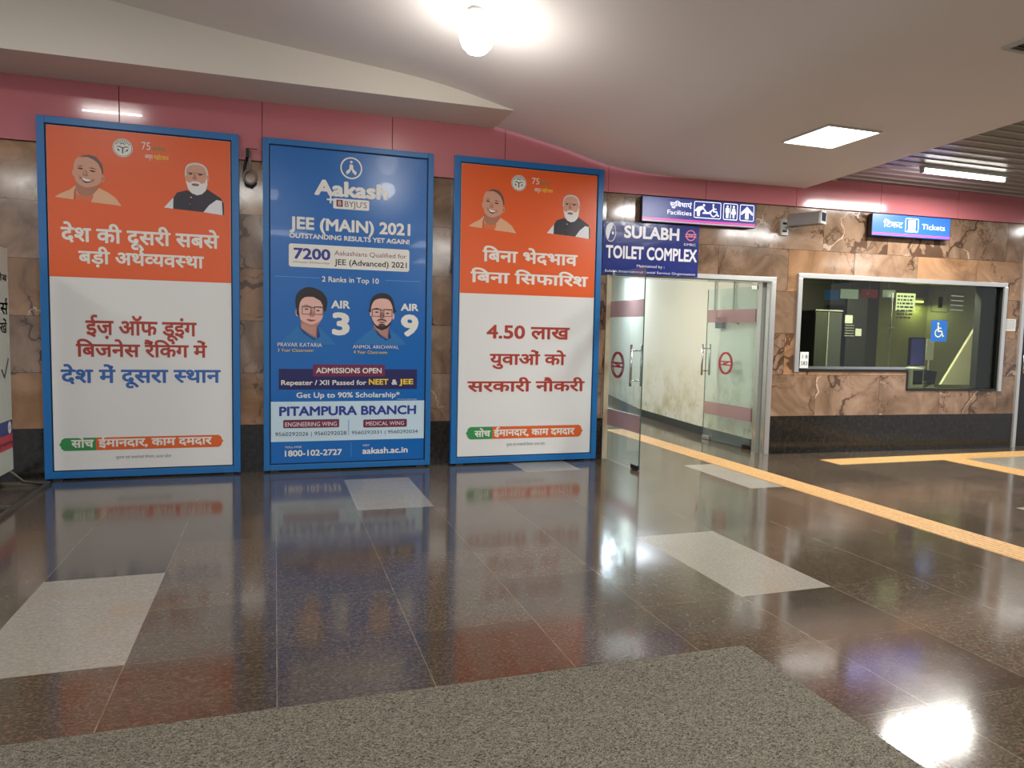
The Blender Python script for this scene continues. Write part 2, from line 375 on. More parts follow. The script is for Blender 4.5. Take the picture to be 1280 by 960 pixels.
ZB, ZP = .46, 2.972           # top of the black base, bottom of the pink band
def strip(frame, x0, x1, z0, z1, y0=0., y1=.2): return MB().box(x0, x1, y0, y1, z0, z1)
struct('wall_back', strip(LW, -9, KX, ZB, ZP), M_MARBLE, LW)
struct('baseboard_back', strip(LW, -9, KX, 0, ZB, -.004), M_BLACKST, LW)
b = MB()
xs = [-8.5, -7.3, -6.1, -4.92, -3.72, -2.52, -1.316, -.112, 1.112, 2.29, KX]
for a_, c_ in zip(xs[:-1], xs[1:]): b.box(a_+.003, c_-.003, -.03, .2, ZP, 4.6, .002)
struct('trim_1', b, M_PINK, LW)
struct('trim_2', strip(LW, -8.5, KX, ZP, 4.6, -.024, .19), M_PINKJ, LW)
# right-hand wall with the toilet doorway and the ticket window
def rp(u, v, off=0): return RW.px(u, v, off)
DL, DR, DT = .085, 2.13, 2.075          # doorway in wall coordinates
W0, W1, WT, WB1, WB2, WN = 2.50, 5.645, 2.145, 1.02, .782, 4.175
RX = 12.0
b = MB()
for x0, x1, z0, z1 in ((0, DL, ZB, ZP), (DL, DR, DT, ZP), (DR, W0, ZB, ZP), (W0, W1, WT, ZP), (W0, WN, ZB, WB1), (WN, W1, ZB, WB2), (W1, 5.93, ZB, ZP), (5.93, 7.15, 2.2, ZP), (7.15, RX, ZB, ZP)):
    b.box(x0, x1, 0, .22, z0, z1)
struct('wall_right', b, M_MARBLE, RW)
b = MB()
for x0, x1 in ((0, DL), (DR, 5.93), (7.15, RX)): b.box(x0, x1, -.004, .22, 0, ZB)
struct('baseboard_right', b, M_BLACKST, RW)
xs = [0, 1.2, 2.40, 3.60, 4.78, 5.98, 7.18, 8.38, 9.58, 10.8, 12.]
b = MB()
for a_, c_ in zip(xs[:-1], xs[1:]): b.box(a_+.003, c_-.003, -.03, .2, ZP, 3.5, .002)
struct('trim_3', b, M_PINK, RW)
struct('trim_4', strip(RW, 0, RX, ZP, 3.5, -.024, .19), M_PINKJ, RW)
# soffit box over the posters
b = MB(); b.box(-9, 2.16, 6.71-D, -.03, 3.52, 4.9); struct('ceiling_soffit', b, M_SOFF, LW)
# main ceiling, falling to the right then level
prof = [(-9, 4.55), (-4, 4.35), (-2.5, 4.18), (-1.36, 4.01), (-.3, 3.87), (.5, 3.79), (1.1, 3.73), (1.55, 3.665), (2.1, 3.54), (2.5, 3.465), (2.9, 3.385), (3.2, 3.31), (3.5, 3.245), (3.9, 3.205), (4.4, 3.19), (5.9, 3.19)]
def smooth(pr, n=4):
    out = []
    for i in range(len(pr)-1):
        p0 = pr[max(i-1, 0)]; p1 = pr[i]; p2 = pr[i+1]; p3 = pr[min(i+2, len(pr)-1)]
        for k in range(n):
            t = k/n; out.append(tuple(.5*((2*p1[q])+(-p0[q]+p2[q])*t+(2*p0[q]-5*p1[q]+4*p2[q]-p3[q])*t*t+(-p0[q]+3*p1[q]-3*p2[q]+p3[q])*t**3) for q in (0, 1)))
    return out+[pr[-1]]
pr = smooth(prof[:-1], 4)
def edge_x(y): return 5.55 + (y-3.0)*.105
def ceil_z(x):
    for (a0, z0), (a1, z1) in zip(pr[:-1], pr[1:]):
        if a0 <= x <= a1: return z0+(z1-z0)*(x-a0)/(a1-a0)
    return 3.19
b = MB(); ys = [-7.5+.7*i for i in range(21)]+[7.3]; vs = []; fs = []
cols = pr + [(None, 3.19)]
for y in ys:
    for (x, z) in cols: vs.append((edge_x(y) if x is None else x, y, z))
nc = len(cols)
for j in range(len(ys)-1):
    for i in range(nc-1): fs.append((j*nc+i, j*nc+i+1, (j+1)*nc+i+1, (j+1)*nc+i))
b.add(vs, fs, True)
for y0, y1 in zip(ys[:-1], ys[1:]): b.quad((edge_x(y0), y0, 3.19), (edge_x(y1), y1, 3.19), (edge_x(y1), y1, 3.45), (edge_x(y0), y0, 3.45))
b.box(-9, 6.0, 7.28, 7.6, 4.3, 4.9)
struct('ceiling', b, M_CEIL, fix=False) if False else struct('ceiling', b, M_CEIL)
# slatted ceiling on the right: bright-edged linear strips running along x
b = MB(); y = 7.34
while y > -7.4:
    b.cur = 0; b.box(edge_x(y)-.1, 17, y-.145, y, 3.322, 3.335); b.cur = 1; b.box(edge_x(y)-.1, 17, y-.152, y-.145, 3.31, 3.335); y -= .172
b.cur = 2; b.quad((5.0, -7.5, 3.36), (17, -7.5, 3.36), (17, 7.5, 3.36), (5.0, 7.5, 3.36))
struct('ceiling_slats', b, [M_SLAT, M_SLATE, M_DARK])
# far side walls that close the concourse
M_PLAIN = mat('plain_far_wall', (120, 112, 104), .5, var=.15)
struct('wall_front', MB().box(2.5, 17, -7.7, -7.5, 0, 4.9), M_PLAIN)

# ------------------------------------------------------------------ corridor behind the doorway
cw = [(5.72, 7.56), (5.80, 9.0), (6.04, 11.24), (6.9, 14.45), (8.2, 17.5)]
M_CBASE = mat('corridor_skirting', (46, 52, 52), .2)
def wall_path(pts, z0, z1, t):
    b = MB()
    for (x0, y0), (x1, y1) in zip(pts[:-1], pts[1:]):
        b.add([(x0, y0, z0), (x1, y1, z0), (x1+t, y1, z0), (x0+t, y0, z0), (x0, y0, z1), (x1, y1, z1), (x1+t, y1, z1), (x0+t, y0, z1)],
              [(0, 3, 2, 1), (4, 5, 6, 7), (0, 1, 5, 4), (1, 2, 6, 5), (2, 3, 7, 6), (3, 0, 4, 7)])
    return b
struct('wall_corridor_right', wall_path(cw, 0, 2.75, .05), M_CORR)
struct('baseboard_corridor_right', wall_path([(x-.012, y) for x, y in cw], 0, .12, .02), M_CBASE)
struct('wall_corridor_left', wall_path([(3.45, 7.62), (3.5, 11), (4.2, 15), (5.2, 17.5)], 0, 2.75, -.12), M_CORR)
struct('wall_corridor_end', MB().box(5.0, 8.6, 17.4, 17.5, 0, 2.75), M_CORR)
struct('ceiling_corridor', MB().box(3.4, 8.6, 7.55, 17.5, 2.75, 2.85), M_SOFF)
def panel_lamp(name, label, cx_, cy_, z, sx, sy_, power, glow, color, group=None, extra=None):
    t = Thing(name, label, 'ceiling light', WD, (cx_, cy_, z), group)
    b = MB(); f = .018; b.box(cx_-sx/2-f, cx_+sx/2+f, cy_-sy_/2-f, cy_-sy_/2, z-.012, z+.01); b.box(cx_-sx/2-f, cx_+sx/2+f, cy_+sy_/2, cy_+sy_/2+f, z-.012, z+.01)
    b.box(cx_-sx/2-f, cx_-sx/2, cy_-sy_/2, cy_+sy_/2, z-.012, z+.01); b.box(cx_+sx/2, cx_+sx/2+f, cy_-sy_/2, cy_+sy_/2, z-.012, z+.01)
    t.part('lamp_frame', b, M_STEEL2); t.part('diffuser', MB().box(cx_-sx/2, cx_+sx/2, cy_-sy_/2, cy_+sy_/2, z-.008, z+.008), glow)
    area('panel_light', (0, 0, -.03), sx, sy_, power, color, parent=t.e)
    return t
panel_lamp('ceiling_panel_light', 'cool white ceiling panel light in the corridor behind the glass doors', 5.75, 12.0, 2.74, .6, .6, P_CORR, M_LAMPC, (.78, .88, 1.))
panel_lamp('ceiling_panel_light', 'warm ceiling panel light inside the corridor near the doorway, hidden by the wall', 3.98, 9.1, 2.74, .6, .6, 34, M_LAMP, (1., .97, .88))  # added fill lamp for the corridor wall, kept out of sight

# ------------------------------------------------------------------ ceiling lamps
WARM = (1., .99, .965)
panel_lamp('ceiling_panel_light', 'square white panel light glowing in the smooth grey ceiling', 4.64, 5.30, 3.186, .53, .56, P_PANEL, M_LAMP, WARM)
def bulb_lamp(x, y, z, label, power, group=None):
    t = Thing('ceiling_bulb_lamp', label, 'ceiling light', WD, (x, y, z), group)
    t.part('lamp_base', MB().lathe([(0, 0), (.07, 0), (.07, -.015), (.045, -.025), (.04, -.04), (0, -.04)], (x, y, z)), M_PLAST)
    t.part('bulb', MB().lathe([(0.03, -.035), (.065, -.045), (.105, -.09), (.124, -.145), (.124, -.195), (.105, -.25), (.065, -.29), (.0, -.302)], (x, y, z)), M_LAMP)
    l = bpy.data.lights.new('bulb_light', 'POINT'); l.energy = power; l.color = (1., .97, .9); l.shadow_soft_size = .10
    o = bpy.data.objects.new('bulb_light', l); C.objects.link(o); o.location = (0, 0, -.50); o.parent = t.e
    return t
bulb_lamp(1.375, 5.15, ceil_z(1.37), 'round glowing bulb lamp hanging from the sloping grey ceiling at the top of the photo', P_BULB)
def tube_lamp(x0, x1, y, z, label, power, rz=0., group=None):
    t = Thing('tube_light', label, 'ceiling light', WD, ((x0+x1)/2, y, z), group)
    t.part('batten', MB().box(x0, x1, y-.035, y+.035, z-.03, z, .004), M_PLAST)
    t.part('tube', MB().tube([(x0+.03, y, z-.055), (x1-.03, y, z-.055)], .022, 12), M_LAMP)
    for xx in (x0+.015, x1-.015): t.part('end_cap', MB().box(xx-.015, xx+.015, y-.02, y+.02, z-.078, z-.028, .003), M_PLAST)
    area('tube_glow', (0, 0, -.09), x1-x0-.06, .05, power, (1., .97, .92), parent=t.e)
    if rz: t.e.rotation_euler.z = rz
    return t
tube_lamp(6.66, 7.90, 6.20, 3.308, 'glowing tube light on the slatted ceiling above the ticket sign', P_TUBE)
tube_lamp(7.0, 8.2, 3.35, 3.308, 'tube light on the slatted ceiling towards the viewer, beyond the frame', P_TUBE, group='tube lights on the slatted ceiling out of view')
tube_lamp(11.6, 12.8, -.3, 3.308, 'tube light on the slatted ceiling towards the viewer, beyond the frame', P_FAR, group='tube lights on the slatted ceiling out of view')
tube_lamp(11.2, 12.4, 5.2, 3.308, 'tube light on the slatted ceiling towards the viewer, beyond the frame', P_FAR, group='tube lights on the slatted ceiling out of view')
tube_lamp(-2.2, -1.5, 4.75, ceil_z(-1.85)-.06, 'tube light high on the sloping ceiling over the left poster, above the frame', 16)
M_FILL = mat('panel_glow_soft', (255, 255, 255), .4, emit=(255, 252, 244), estr=2.6)
for x, y in ((-.46, .4), (3.12, .5), (-5.2, 2.4), (-5.0, -3.0), (3.9, -3.4), (.2, -4.5)):  # added fill panels, unseen, that brighten the posters and hall
    panel_lamp('ceiling_panel_light', 'large square ceiling panel light behind the viewer', x, y, 3.14 if x > 3.6 else ceil_z(x-.7 if x < 3 else x+.6)-.12, 1.1, 1.1, P_FAR, M_FILL, WARM, 'ceiling panel lights out of view')
# ceiling vent at the right edge
vx, vy = 4.34, 3.16
t = Thing('ceiling_vent', 'dark louvred vent set in the grey ceiling at the upper right', 'vent', WD, (vx, vy, 3.19))
b = MB(); b.box(vx-.17, vx+.3, vy-.2, vy-.17, 3.178, 3.2); b.box(vx-.17, vx+.3, vy+.17, vy+.2, 3.178, 3.2); b.box(vx-.17, vx-.14, vy-.17, vy+.17, 3.178, 3.2); b.box(vx+.27, vx+.3, vy-.17, vy+.17, 3.178, 3.2)
t.part('vent_frame', b, M_PLAST)
t.part('backing', MB().box(vx-.14, vx+.27, vy-.17, vy+.17, 3.187, 3.19), M_DARK)
b = MB()
for i in range(9): b.box(vx-.14, vx+.27, vy-.155+.036*i, vy-.143+.036*i, 3.179, 3.187)
t.part('louvres', b, mat('vent_louvre', (84, 70, 68), .5))

# ------------------------------------------------------------------ lettering
_cache = {}
def raw_text(s, bold, res=3):
    key = (s, bold)
    if key in _cache: return _cache[key]
    c = bpy.data.curves.new('t', 'FONT'); c.body = s; c.resolution_u = res; c.offset = bold; c.fill_mode = 'BOTH'; c.dimensions = '2D'
    o = bpy.data.objects.new('t', c); C.objects.link(o)
    dg = bpy.context.evaluated_depsgraph_get(); me = bpy.data.meshes.new_from_object(o.evaluated_get(dg))
    r = ([(v.co.x, v.co.y) for v in me.vertices], [list(p.vertices) for p in me.polygons])
    bpy.data.objects.remove(o); bpy.data.curves.remove(c); bpy.data.meshes.remove(me)
    _cache[key] = r; return r
def advance(s, bold):
    a = max(v[0] for v in raw_text(s+'I', bold)[0]); b_ = max(v[0] for v in raw_text('I', bold)[0]); return a-b_
def clip_right(vs, fs, xmax):
    b_ = bmesh.new(); bv = [b_.verts.new((x, y, 0)) for x, y in vs]
    for f in fs:
        try: b_.faces.new([bv[i] for i in f])
        except ValueError: pass
    g = b_.verts[:]+b_.edges[:]+b_.faces[:]
    bmesh.ops.bisect_plane(b_, geom=g, plane_co=(xmax, 0, 0), plane_no=(1, 0, 0), clear_outer=True)
    b_.verts.index_update(); r = ([(v.co.x, v.co.y) for v in b_.verts], [[v.index for v in f.verts] for f in b_.faces]); b_.free(); return r
CONS = 'कखगघचछजझटठडढणतथदधनपफबभमयरलवशषसहज़ड़फ़ज़'
def deva_segments(s):
    """visual order: i-matra first, half forms cut from full letters, reph over the letter"""
    out = []; cur = ''; i = 0
    chars = list(s)
    while i < len(chars):
        c = chars[i]
        if i+1 < len(chars) and chars[i+1] == '\u094d' and c in CONS:
            nxt = chars[i+2] if i+2 < len(chars) else ''
            if c == 'र': # reph on next consonant
                j = i+3; post = nxt
                while j < len(chars) and chars[j] in 'ािीुूेैोौं': post += chars[j]; j += 1
                if cur: out.append(('t', cur)); cur = ''
                out.append(('r', post)); i = j; continue
            if nxt == 'र':
                cur += c + '\u0947'*0; out.append(('t', cur)); cur = ''; out.append(('rak', '')); i += 3; continue
            if cur: out.append(('t', cur)); cur = ''
            out.append(('h', c)); i += 2; continue
        if i+1 < len(chars) and chars[i+1] == '\u093f':
            cur += '\u093f'+c; i += 2; continue
        cur += c; i += 1
    if cur: out.append(('t', cur))
    return out
def text_geo(s, bold):
    V, F = text_plain(s)
    if not any('\u0900' <= ch <= '\u097f' for ch in s): bold *= .72
    if bold < .012: return V, F
    k = 8 if bold > .024 else 4; n = len(V); V2 = list(V); F2 = list(F)
    for j in range(k):
        a = 2*PI*(j+.5)/k; V2 += [(x+bold*math.cos(a), z+bold*math.sin(a)) for x, z in V]; F2 += [[q+n*(j+1) for q in f] for f in F]
    return V2, F2
def text_plain(s, bold=0.):
    if not any('\u0900' <= ch <= '\u097f' for ch in s): return raw_text(s, bold)
    V = []; F = []; x = 0.
    def put(vs, fs, dx):
        n = len(V); V.extend((a+dx, b_) for a, b_ in vs); F.extend([n+i for i in f] for f in fs)
    for ty, q in deva_segments(s):
        if ty == 't': put(*raw_text(q, bold), x); x += advance(q, bold)
        elif ty == 'h':
            adv = advance(q, bold); cut = adv-.195; vs, fs = clip_right(*raw_text(q, bold), cut); put(vs, fs, x); x += cut
        elif ty == 'r':
            put(*raw_text(q, bold), x); base = advance(q[0], bold); x2 = x+base-.10; w_ = .04
            vs = []; n = 9
            for k in range(n+1):
                a = -PI*.5-PI*1.05*k/n; 
                cx_, cy_, r = x2+.02, .76, .115
                vs += [(cx_+(r+w_)*math.cos(a)*.9, cy_+(r+w_)*math.sin(a)), (cx_+(r-w_)*math.cos(a)*.9, cy_+(r-w_)*math.sin(a))]
            put(vs, [[2*k, 2*k+2, 2*k+3, 2*k+1] for k in range(n)], 0.); x += advance(q, bold)
        elif ty == 'rak':
            put([(x-.42, .04), (x-.36, .0), (x-.12, .22), (x-.12, .31)], [[0, 1, 2, 3]], 0.)
    return V, F
def lettering(t, name, s, px, mat_, y, bold=.02, under=None, label=None, off=None):
    """px = (x left, x right, y top-left, y base-left, [y base-right]) in photo pixels, on the thing's own plane"""
    x0, x1, yt, yb = px[:4]; off = -y if off is None else off
    if yb-yt < 6.2: bold = min(bold, .012)
    X0, Z0 = t.f.px(x0, yb, off); _, Z1 = t.f.px(x0, yt, off); X1, _ = t.f.px(x1, yb, off)
    V, F = text_geo(s, bold)
    a, b_ = min(v[0] for v in V), max(v[0] for v in V); dv = any('\u0900' <= ch <= '\u097f' for ch in s)
    cap = (.632 if dv else .69)+bold; lo = -bold if not dv else -bold
    sx = (X1-X0)/(b_-a); sz = (Z1-Z0)/(cap-lo)
    m_ = MB(); m_.add([(X0+(vx_-a)*sx, y-1e-5*(i_*9//len(V)), Z0+(vz-lo)*sz) for i_, (vx_, vz) in enumerate(V)], F)
    return t.part(name, m_, mat_, label, under, fix=False)
def shape(t, m_, pts, y, off=None):      # polygon given in photo pixels
    m_.flat([t.f.px(u, v, -y if off is None else off) for u, v in pts], y)
def rrect(x0, x1, z0, z1, r, n=5):
    out = []
    for cx_, cz_, a0 in ((x1-r, z1-r, 0), (x0+r, z1-r, PI/2), (x0+r, z0+r, PI), (x1-r, z0+r, 1.5*PI)):
        out += [(cx_+r*math.cos(a0+PI/2*k/n), cz_+r*math.sin(a0+PI/2*k/n)) for k in range(n+1)]
    return out
def pxrect(t, x0, x1, yt, yb, y):
    X0, Z0 = t.f.px(x0, yb, -y); _, Z1 = t.f.px(x0, yt, -y); X1, _ = t.f.px(x1, yb, -y); return X0, X1, Z0, Z1

# ------------------------------------------------------------------ portraits printed on the posters
def curve(pts, n=5):
    k = len(pts); out = []
    for i in range(k):
        p0, p1, p2, p3 = pts[(i-1) % k], pts[i], pts[(i+1) % k], pts[(i+2) % k]
        for j in range(n):
            u = j/n; out.append(tuple(.5*((2*p1[q])+(-p0[q]+p2[q])*u+(2*p0[q]-5*p1[q]+4*p2[q]-p3[q])*u*u+(-p0[q]+3*p1[q]-3*p2[q]+p3[q])*u**3) for q in (0, 1)))
    return out
def ell(cx_, cy_, rx, ry, n=16, rot=0):
    return [(cx_+rx*math.cos(2*PI*i/n)*math.cos(rot)-ry*math.sin(2*PI*i/n)*math.sin(rot), cy_+rx*math.cos(2*PI*i/n)*math.sin(rot)+ry*math.sin(2*PI*i/n)*math.cos(rot)) for i in range(n)]
INKS = {}
def portrait(t, name, label, layers, src, dst, y):
    """layers: (colour, polygon, smooth) in sketch units; src box (x0,x1,ytop,ybottom) -> dst box in plane metres"""
    cols = []; m_ = MB()
    for k, (c, poly, sm) in enumerate(layers):
        if c not in INKS: INKS[c] = ink(c)
        if c not in cols: cols.append(c)
        m_.cur = cols.index(c); pp = curve(poly) if sm else poly
        q = [(dst[0]+(u-src[0])/(src[1]-src[0])*(dst[1]-dst[0]), dst[3]+(v-src[2])/(src[3]-src[2])*(dst[2]-dst[3])) for u, v in pp]
        m_.flat(q, y-.0003*k)
    return t.part(name, m_, [INKS[c] for c in cols], label, fix=False)
PEACH, SKIN, SKD, ORG, HAIR, DK, TEETH = (222, 172, 134), (208, 152, 126), (172, 116, 92), (214, 110, 60), (98, 76, 68), (58, 36, 32), (236, 224, 216)
MAN1 = [(SKD, [(378, 440), (376, 505), (420, 520), (465, 505), (496, 440)], 0),
        (PEACH, [(272, 528), (300, 508), (345, 486), (376, 460), (384, 500), (420, 520), (458, 506), (494, 464), (540, 486), (578, 512), (606, 553), (440, 541)], 0),
        (ORG, [(364, 535), (372, 492), (386, 506), (425, 514), (462, 502), (474, 544)], 0),
        (PEACH, [(452, 543), (470, 500), (498, 470), (520, 500), (530, 548)], 0),
        ((196, 84, 40), [(366, 535), (368, 492), (376, 470), (380, 472), (374, 535)], 0),
        (SKIN, ell(370, 392, 9, 20), 0), (SKIN, ell(512, 412, 10, 21), 0), (SKD, ell(513, 414, 5, 12), 0),
        (SKIN, [(380, 322), (405, 302), (440, 296), (478, 302), (506, 335), (514, 375), (508, 412), (496, 446), (468, 474), (430, 484), (396, 470), (379, 438), (370, 400), (369, 355)], 1),
        ((204, 152, 126), [(392, 330), (420, 314), (455, 316), (470, 340), (440, 352), (400, 346)], 1),
        (HAIR, [(396, 308), (418, 297), (444, 291), (482, 299), (510, 334), (518, 374), (512, 398), (506, 366), (492, 334), (470, 316), (440, 304)], 0),
        (SKD, [(379, 440), (396, 470), (430, 484), (468, 474), (496, 446), (470, 456), (432, 466), (400, 456)], 1),
        (DK, [(384, 357), (402, 351), (420, 358), (402, 356)], 0), (DK, [(442, 362), (462, 358), (486, 368), (462, 364)], 0),
        (DK, ell(403, 368, 14, 4.5, rot=.1), 0), (DK, ell(463, 377, 15, 4.5, rot=.15), 0),
        (SKD, [(428, 372), (440, 398), (436, 408), (418, 406), (412, 398)], 1), ((204, 152, 126), [(424, 372), (430, 396), (420, 398)], 0),
        (DK, [(404, 414), (430, 420), (462, 424), (448, 438), (428, 442), (412, 432)], 1), (TEETH, [(409, 416), (430, 421), (457, 425), (446, 433), (428, 434), (414, 427)], 1),
        (SKD, [(396, 402), (404, 416), (400, 430), (396, 418)], 0), (SKD, [(466, 410), (472, 428), (462, 440), (466, 426)], 0)]
WH, VEST = (222, 222, 224), (40, 38, 48)
MAN2 = [(WH, [(822, 574), (850, 540), (878, 508), (900, 500), (886, 578)], 0),
        (WH, [(1012, 584), (1040, 540), (1082, 500), (1108, 516), (1112, 594)], 0),
        (VEST, [(866, 577), (868, 520), (886, 492), (935, 476), (985, 500), (1034, 464), (1072, 486), (1104, 506), (1118, 534), (1119, 594), (1112, 594), (1108, 520), (1082, 516), (1044, 546), (1016, 584)], 0),
        ((206, 202, 198), [(927, 410), (926, 372), (938, 345), (960, 334), (988, 331), (1018, 340), (1036, 362), (1042, 396), (1038, 428), (1028, 400), (940, 400)], 1),
        (SKIN, ell(1038, 408, 6, 17), 0),
        (SKIN, [(933, 396), (934, 366), (952, 348), (985, 342), (1015, 350), (1030, 374), (1032, 420), (1014, 452), (980, 460), (948, 450), (935, 424)], 1),
        ((224, 222, 220), [(929, 400), (934, 430), (950, 440), (976, 432), (1004, 440), (1024, 432), (1034, 404), (1037, 440), (1028, 472), (1008, 492), (984, 499), (958, 490), (940, 468), (931, 436)], 0),
        ((140, 92, 76), [(958, 442), (976, 438), (994, 442), (990, 451), (964, 451)], 1),
        ((224, 222, 220), [(946, 440), (960, 430), (976, 428), (996, 430), (1010, 442), (992, 440), (976, 436), (960, 440)], 0),
        ((96, 60, 50), [(940, 388), (954, 384), (966, 388), (954, 392)], 0), ((96, 60, 50), [(986, 388), (1002, 384), (1018, 390), (1002, 394)], 0),
        ((170, 166, 160), [(938, 380), (954, 375), (968, 380), (954, 379)], 0), ((170, 166, 160), [(984, 379), (1002, 374), (1022, 381), (1002, 379)], 0),
        (DK, ell(953, 392, 8, 3), 0), (DK, ell(1001, 393, 8, 3), 0),
        ((110, 92, 88), [(934, 383), (1030, 386), (1030, 388), (934, 385)], 0),
        (SKD, [(974, 388), (984, 414), (974, 420), (962, 414), (968, 400)], 1),
        ((24, 22, 30), [(953, 500), (957, 500), (953, 578), (949, 578)], 0), ((200, 180, 140), ell(955, 512, 4, 4), 0), ((120, 110, 110), ell(950, 548, 3, 3), 0)]
SHIRT, SHIRTD, SK2, HBL = (34, 112, 176), (20, 54, 116), (226, 178, 166), (32, 26, 28)
def specs(x0, x1, yc, h, c=(44, 32, 44)):
    mid = (x0+x1)/2; g = (x1-x0)*.07; o_ = []
    for a, b_ in ((x0, mid-g), (mid+g, x1)):
        for p in ([(a, yc-h), (b_, yc-h), (b_, yc-h+7), (a, yc-h+7)], [(a, yc+h-4), (b_, yc+h-4), (b_, yc+h), (a, yc+h)], [(a, yc-h), (a+5, yc-h), (a+5, yc+h), (a, yc+h)], [(b_-5, yc-h), (b_, yc-h), (b_, yc+h), (b_-5, yc+h)]): o_.append((c, p, 0))
    o_.append((c, [(mid-g, yc-h+8), (mid+g, yc-h+8), (mid+g, yc-h+14), (mid-g, yc-h+14)], 0)); return o_
STU1 = [(SHIRT, [(0, 606), (50, 550), (105, 500), (150, 455), (176, 480), (310, 560), (330, 462), (372, 508), (430, 560), (468, 610)], 0),
        (SKD, [(170, 420), (176, 476), (250, 525), (308, 558), (316, 440)], 0), ((190, 140, 126), [(176, 440), (180, 474), (250, 518), (296, 540), (300, 460)], 0),
        (SHIRTD, [(312, 446), (338, 540), (310, 562), (306, 540)], 0), (SHIRTD, [(150, 455), (166, 466), (250, 540), (305, 566), (285, 572), (200, 520)], 0),
        (SK2, ell(144, 340, 14, 34), 0),
        (HBL, [(128, 262), (136, 196), (180, 146), (240, 126), (312, 140), (368, 178), (396, 236), (390, 296), (362, 332), (160, 372), (136, 312)], 1),
        (SK2, [(160, 290), (176, 240), (210, 212), (270, 208), (322, 224), (356, 276), (364, 340), (346, 402), (310, 446), (262, 472), (212, 456), (176, 410), (160, 350)], 1),
        (HBL, [(156, 300), (168, 240), (200, 206), (280, 208), (340, 240), (366, 300), (392, 250), (360, 180), (240, 140), (150, 190)], 0),
        ((184, 130, 118), [(168, 400), (210, 452), (262, 470), (312, 444), (348, 396), (310, 424), (262, 440), (208, 424)], 1),
        (DK, ell(220, 312, 16, 6), 0), (DK, ell(318, 322, 15, 6), 0), (HBL, [(188, 284), (222, 276), (250, 286), (222, 283)], 0), (HBL, [(296, 292), (322, 288), (350, 298), (322, 296)], 0),
        ((184, 130, 118), [(264, 310), (288, 366), (268, 376), (244, 366)], 1),
        ((150, 78, 78), [(220, 398), (250, 396), (264, 400), (302, 402), (264, 416), (240, 412)], 1)] + specs(182, 362, 322, 34)
STU2 = [(SHIRT, [(622, 610), (680, 552), (745, 500), (792, 468), (812, 500), (912, 566), (928, 478), (978, 520), (1030, 566), (1066, 612)], 0),
        (SKD, [(786, 440), (792, 480), (850, 530), (908, 562), (918, 450)], 0), ((176, 128, 116), [(790, 470), (850, 520), (900, 545), (905, 470)], 0),
        (SHIRTD, [(916, 470), (936, 552), (912, 568), (906, 545)], 0), (SHIRTD, [(792, 468), (806, 484), (860, 545), (910, 568), (890, 576), (820, 530)], 0),
        (SK2, ell(952, 370, 9, 26), 0), (SK2, ell(762, 350, 8, 24), 0),
        (HBL, [(752, 300), (762, 240), (790, 200), (840, 178), (900, 184), (942, 220), (962, 290), (958, 340), (760, 340)], 1),
        (SK2, [(764, 320), (774, 270), (800, 236), (850, 222), (910, 232), (940, 280), (948, 350), (934, 420), (900, 466), (856, 484), (812, 464), (778, 410)], 1),
        (HBL, [(770, 392), (790, 430), (812, 450), (858, 458), (900, 446), (930, 416), (944, 372), (934, 430), (900, 472), (856, 490), (812, 472), (780, 430)], 0),
        ((70, 50, 48), [(808, 416), (826, 396), (856, 392), (886, 400), (900, 420), (884, 414), (856, 406), (826, 410)], 0), ((70, 50, 48), [(826, 440), (856, 434), (884, 444), (870, 462), (840, 460)], 1),
        ((150, 84, 82), [(828, 420), (856, 416), (884, 424), (856, 432)], 1),
        (DK, ell(812, 338, 15, 6), 0), (DK, ell(902, 346, 14, 6), 0), (HBL, [(782, 310), (812, 302), (842, 312), (812, 311)], 0), (HBL, [(876, 316), (904, 310), (932, 320), (904, 319)], 0),
        ((150, 104, 96), [(856, 330), (876, 380), (856, 390), (836, 380)], 1)] + specs(772, 942, 342, 32)

# ------------------------------------------------------------------ the three framed posters
PD = .075        # poster depth off the wall
def poster(name, label, tl, tr, br, bl, inner, panel_mat):
    q = [LW.px(*p, PD) for p in (tl, tr, br, bl)]
    X0, X1 = (q[0][0]+q[3][0])/2, (q[1][0]+q[2][0])/2; Z1 = (q[0][1]+q[1][1])/2; Z0 = .016
    t = Thing(name, label, 'poster', LW, ((X0+X1)/2, -PD/2, 0)); fw = inner
    b = MB()
    b.box(X0, X0+fw, -PD, -.004, Z0, Z1, .004); b.box(X1-fw, X1, -PD, -.004, Z0, Z1, .004); b.box(X0+fw, X1-fw, -PD, -.004, Z1-fw, Z1, .004); b.box(X0+fw, X1-fw, -PD, -.004, Z0, Z0+fw, .004)
    t.part('frame', b, M_BLUE)
    t.part('backing', MB().box(X0+fw, X1-fw, -PD+.022, -.01, Z0+fw, Z1-fw), M_BLUED)
    g = .010; t.X0, t.X1, t.Z0, t.Z1 = X0+fw+g, X1-fw-g, Z0+fw+g, Z1-fw-g
    t.part('printed_banner', MB().box(t.X0, t.X1, -PD+.012, -PD+.022, t.Z0, t.Z1, .003), panel_mat)
    for xx in (X0+.1, X1-.1): t.part('foot', MB().box(xx-.04, xx+.04, -PD+.005, -.01, 0, Z0+.004), M_RUBBER)
    t.y = -PD+.0115
    return t
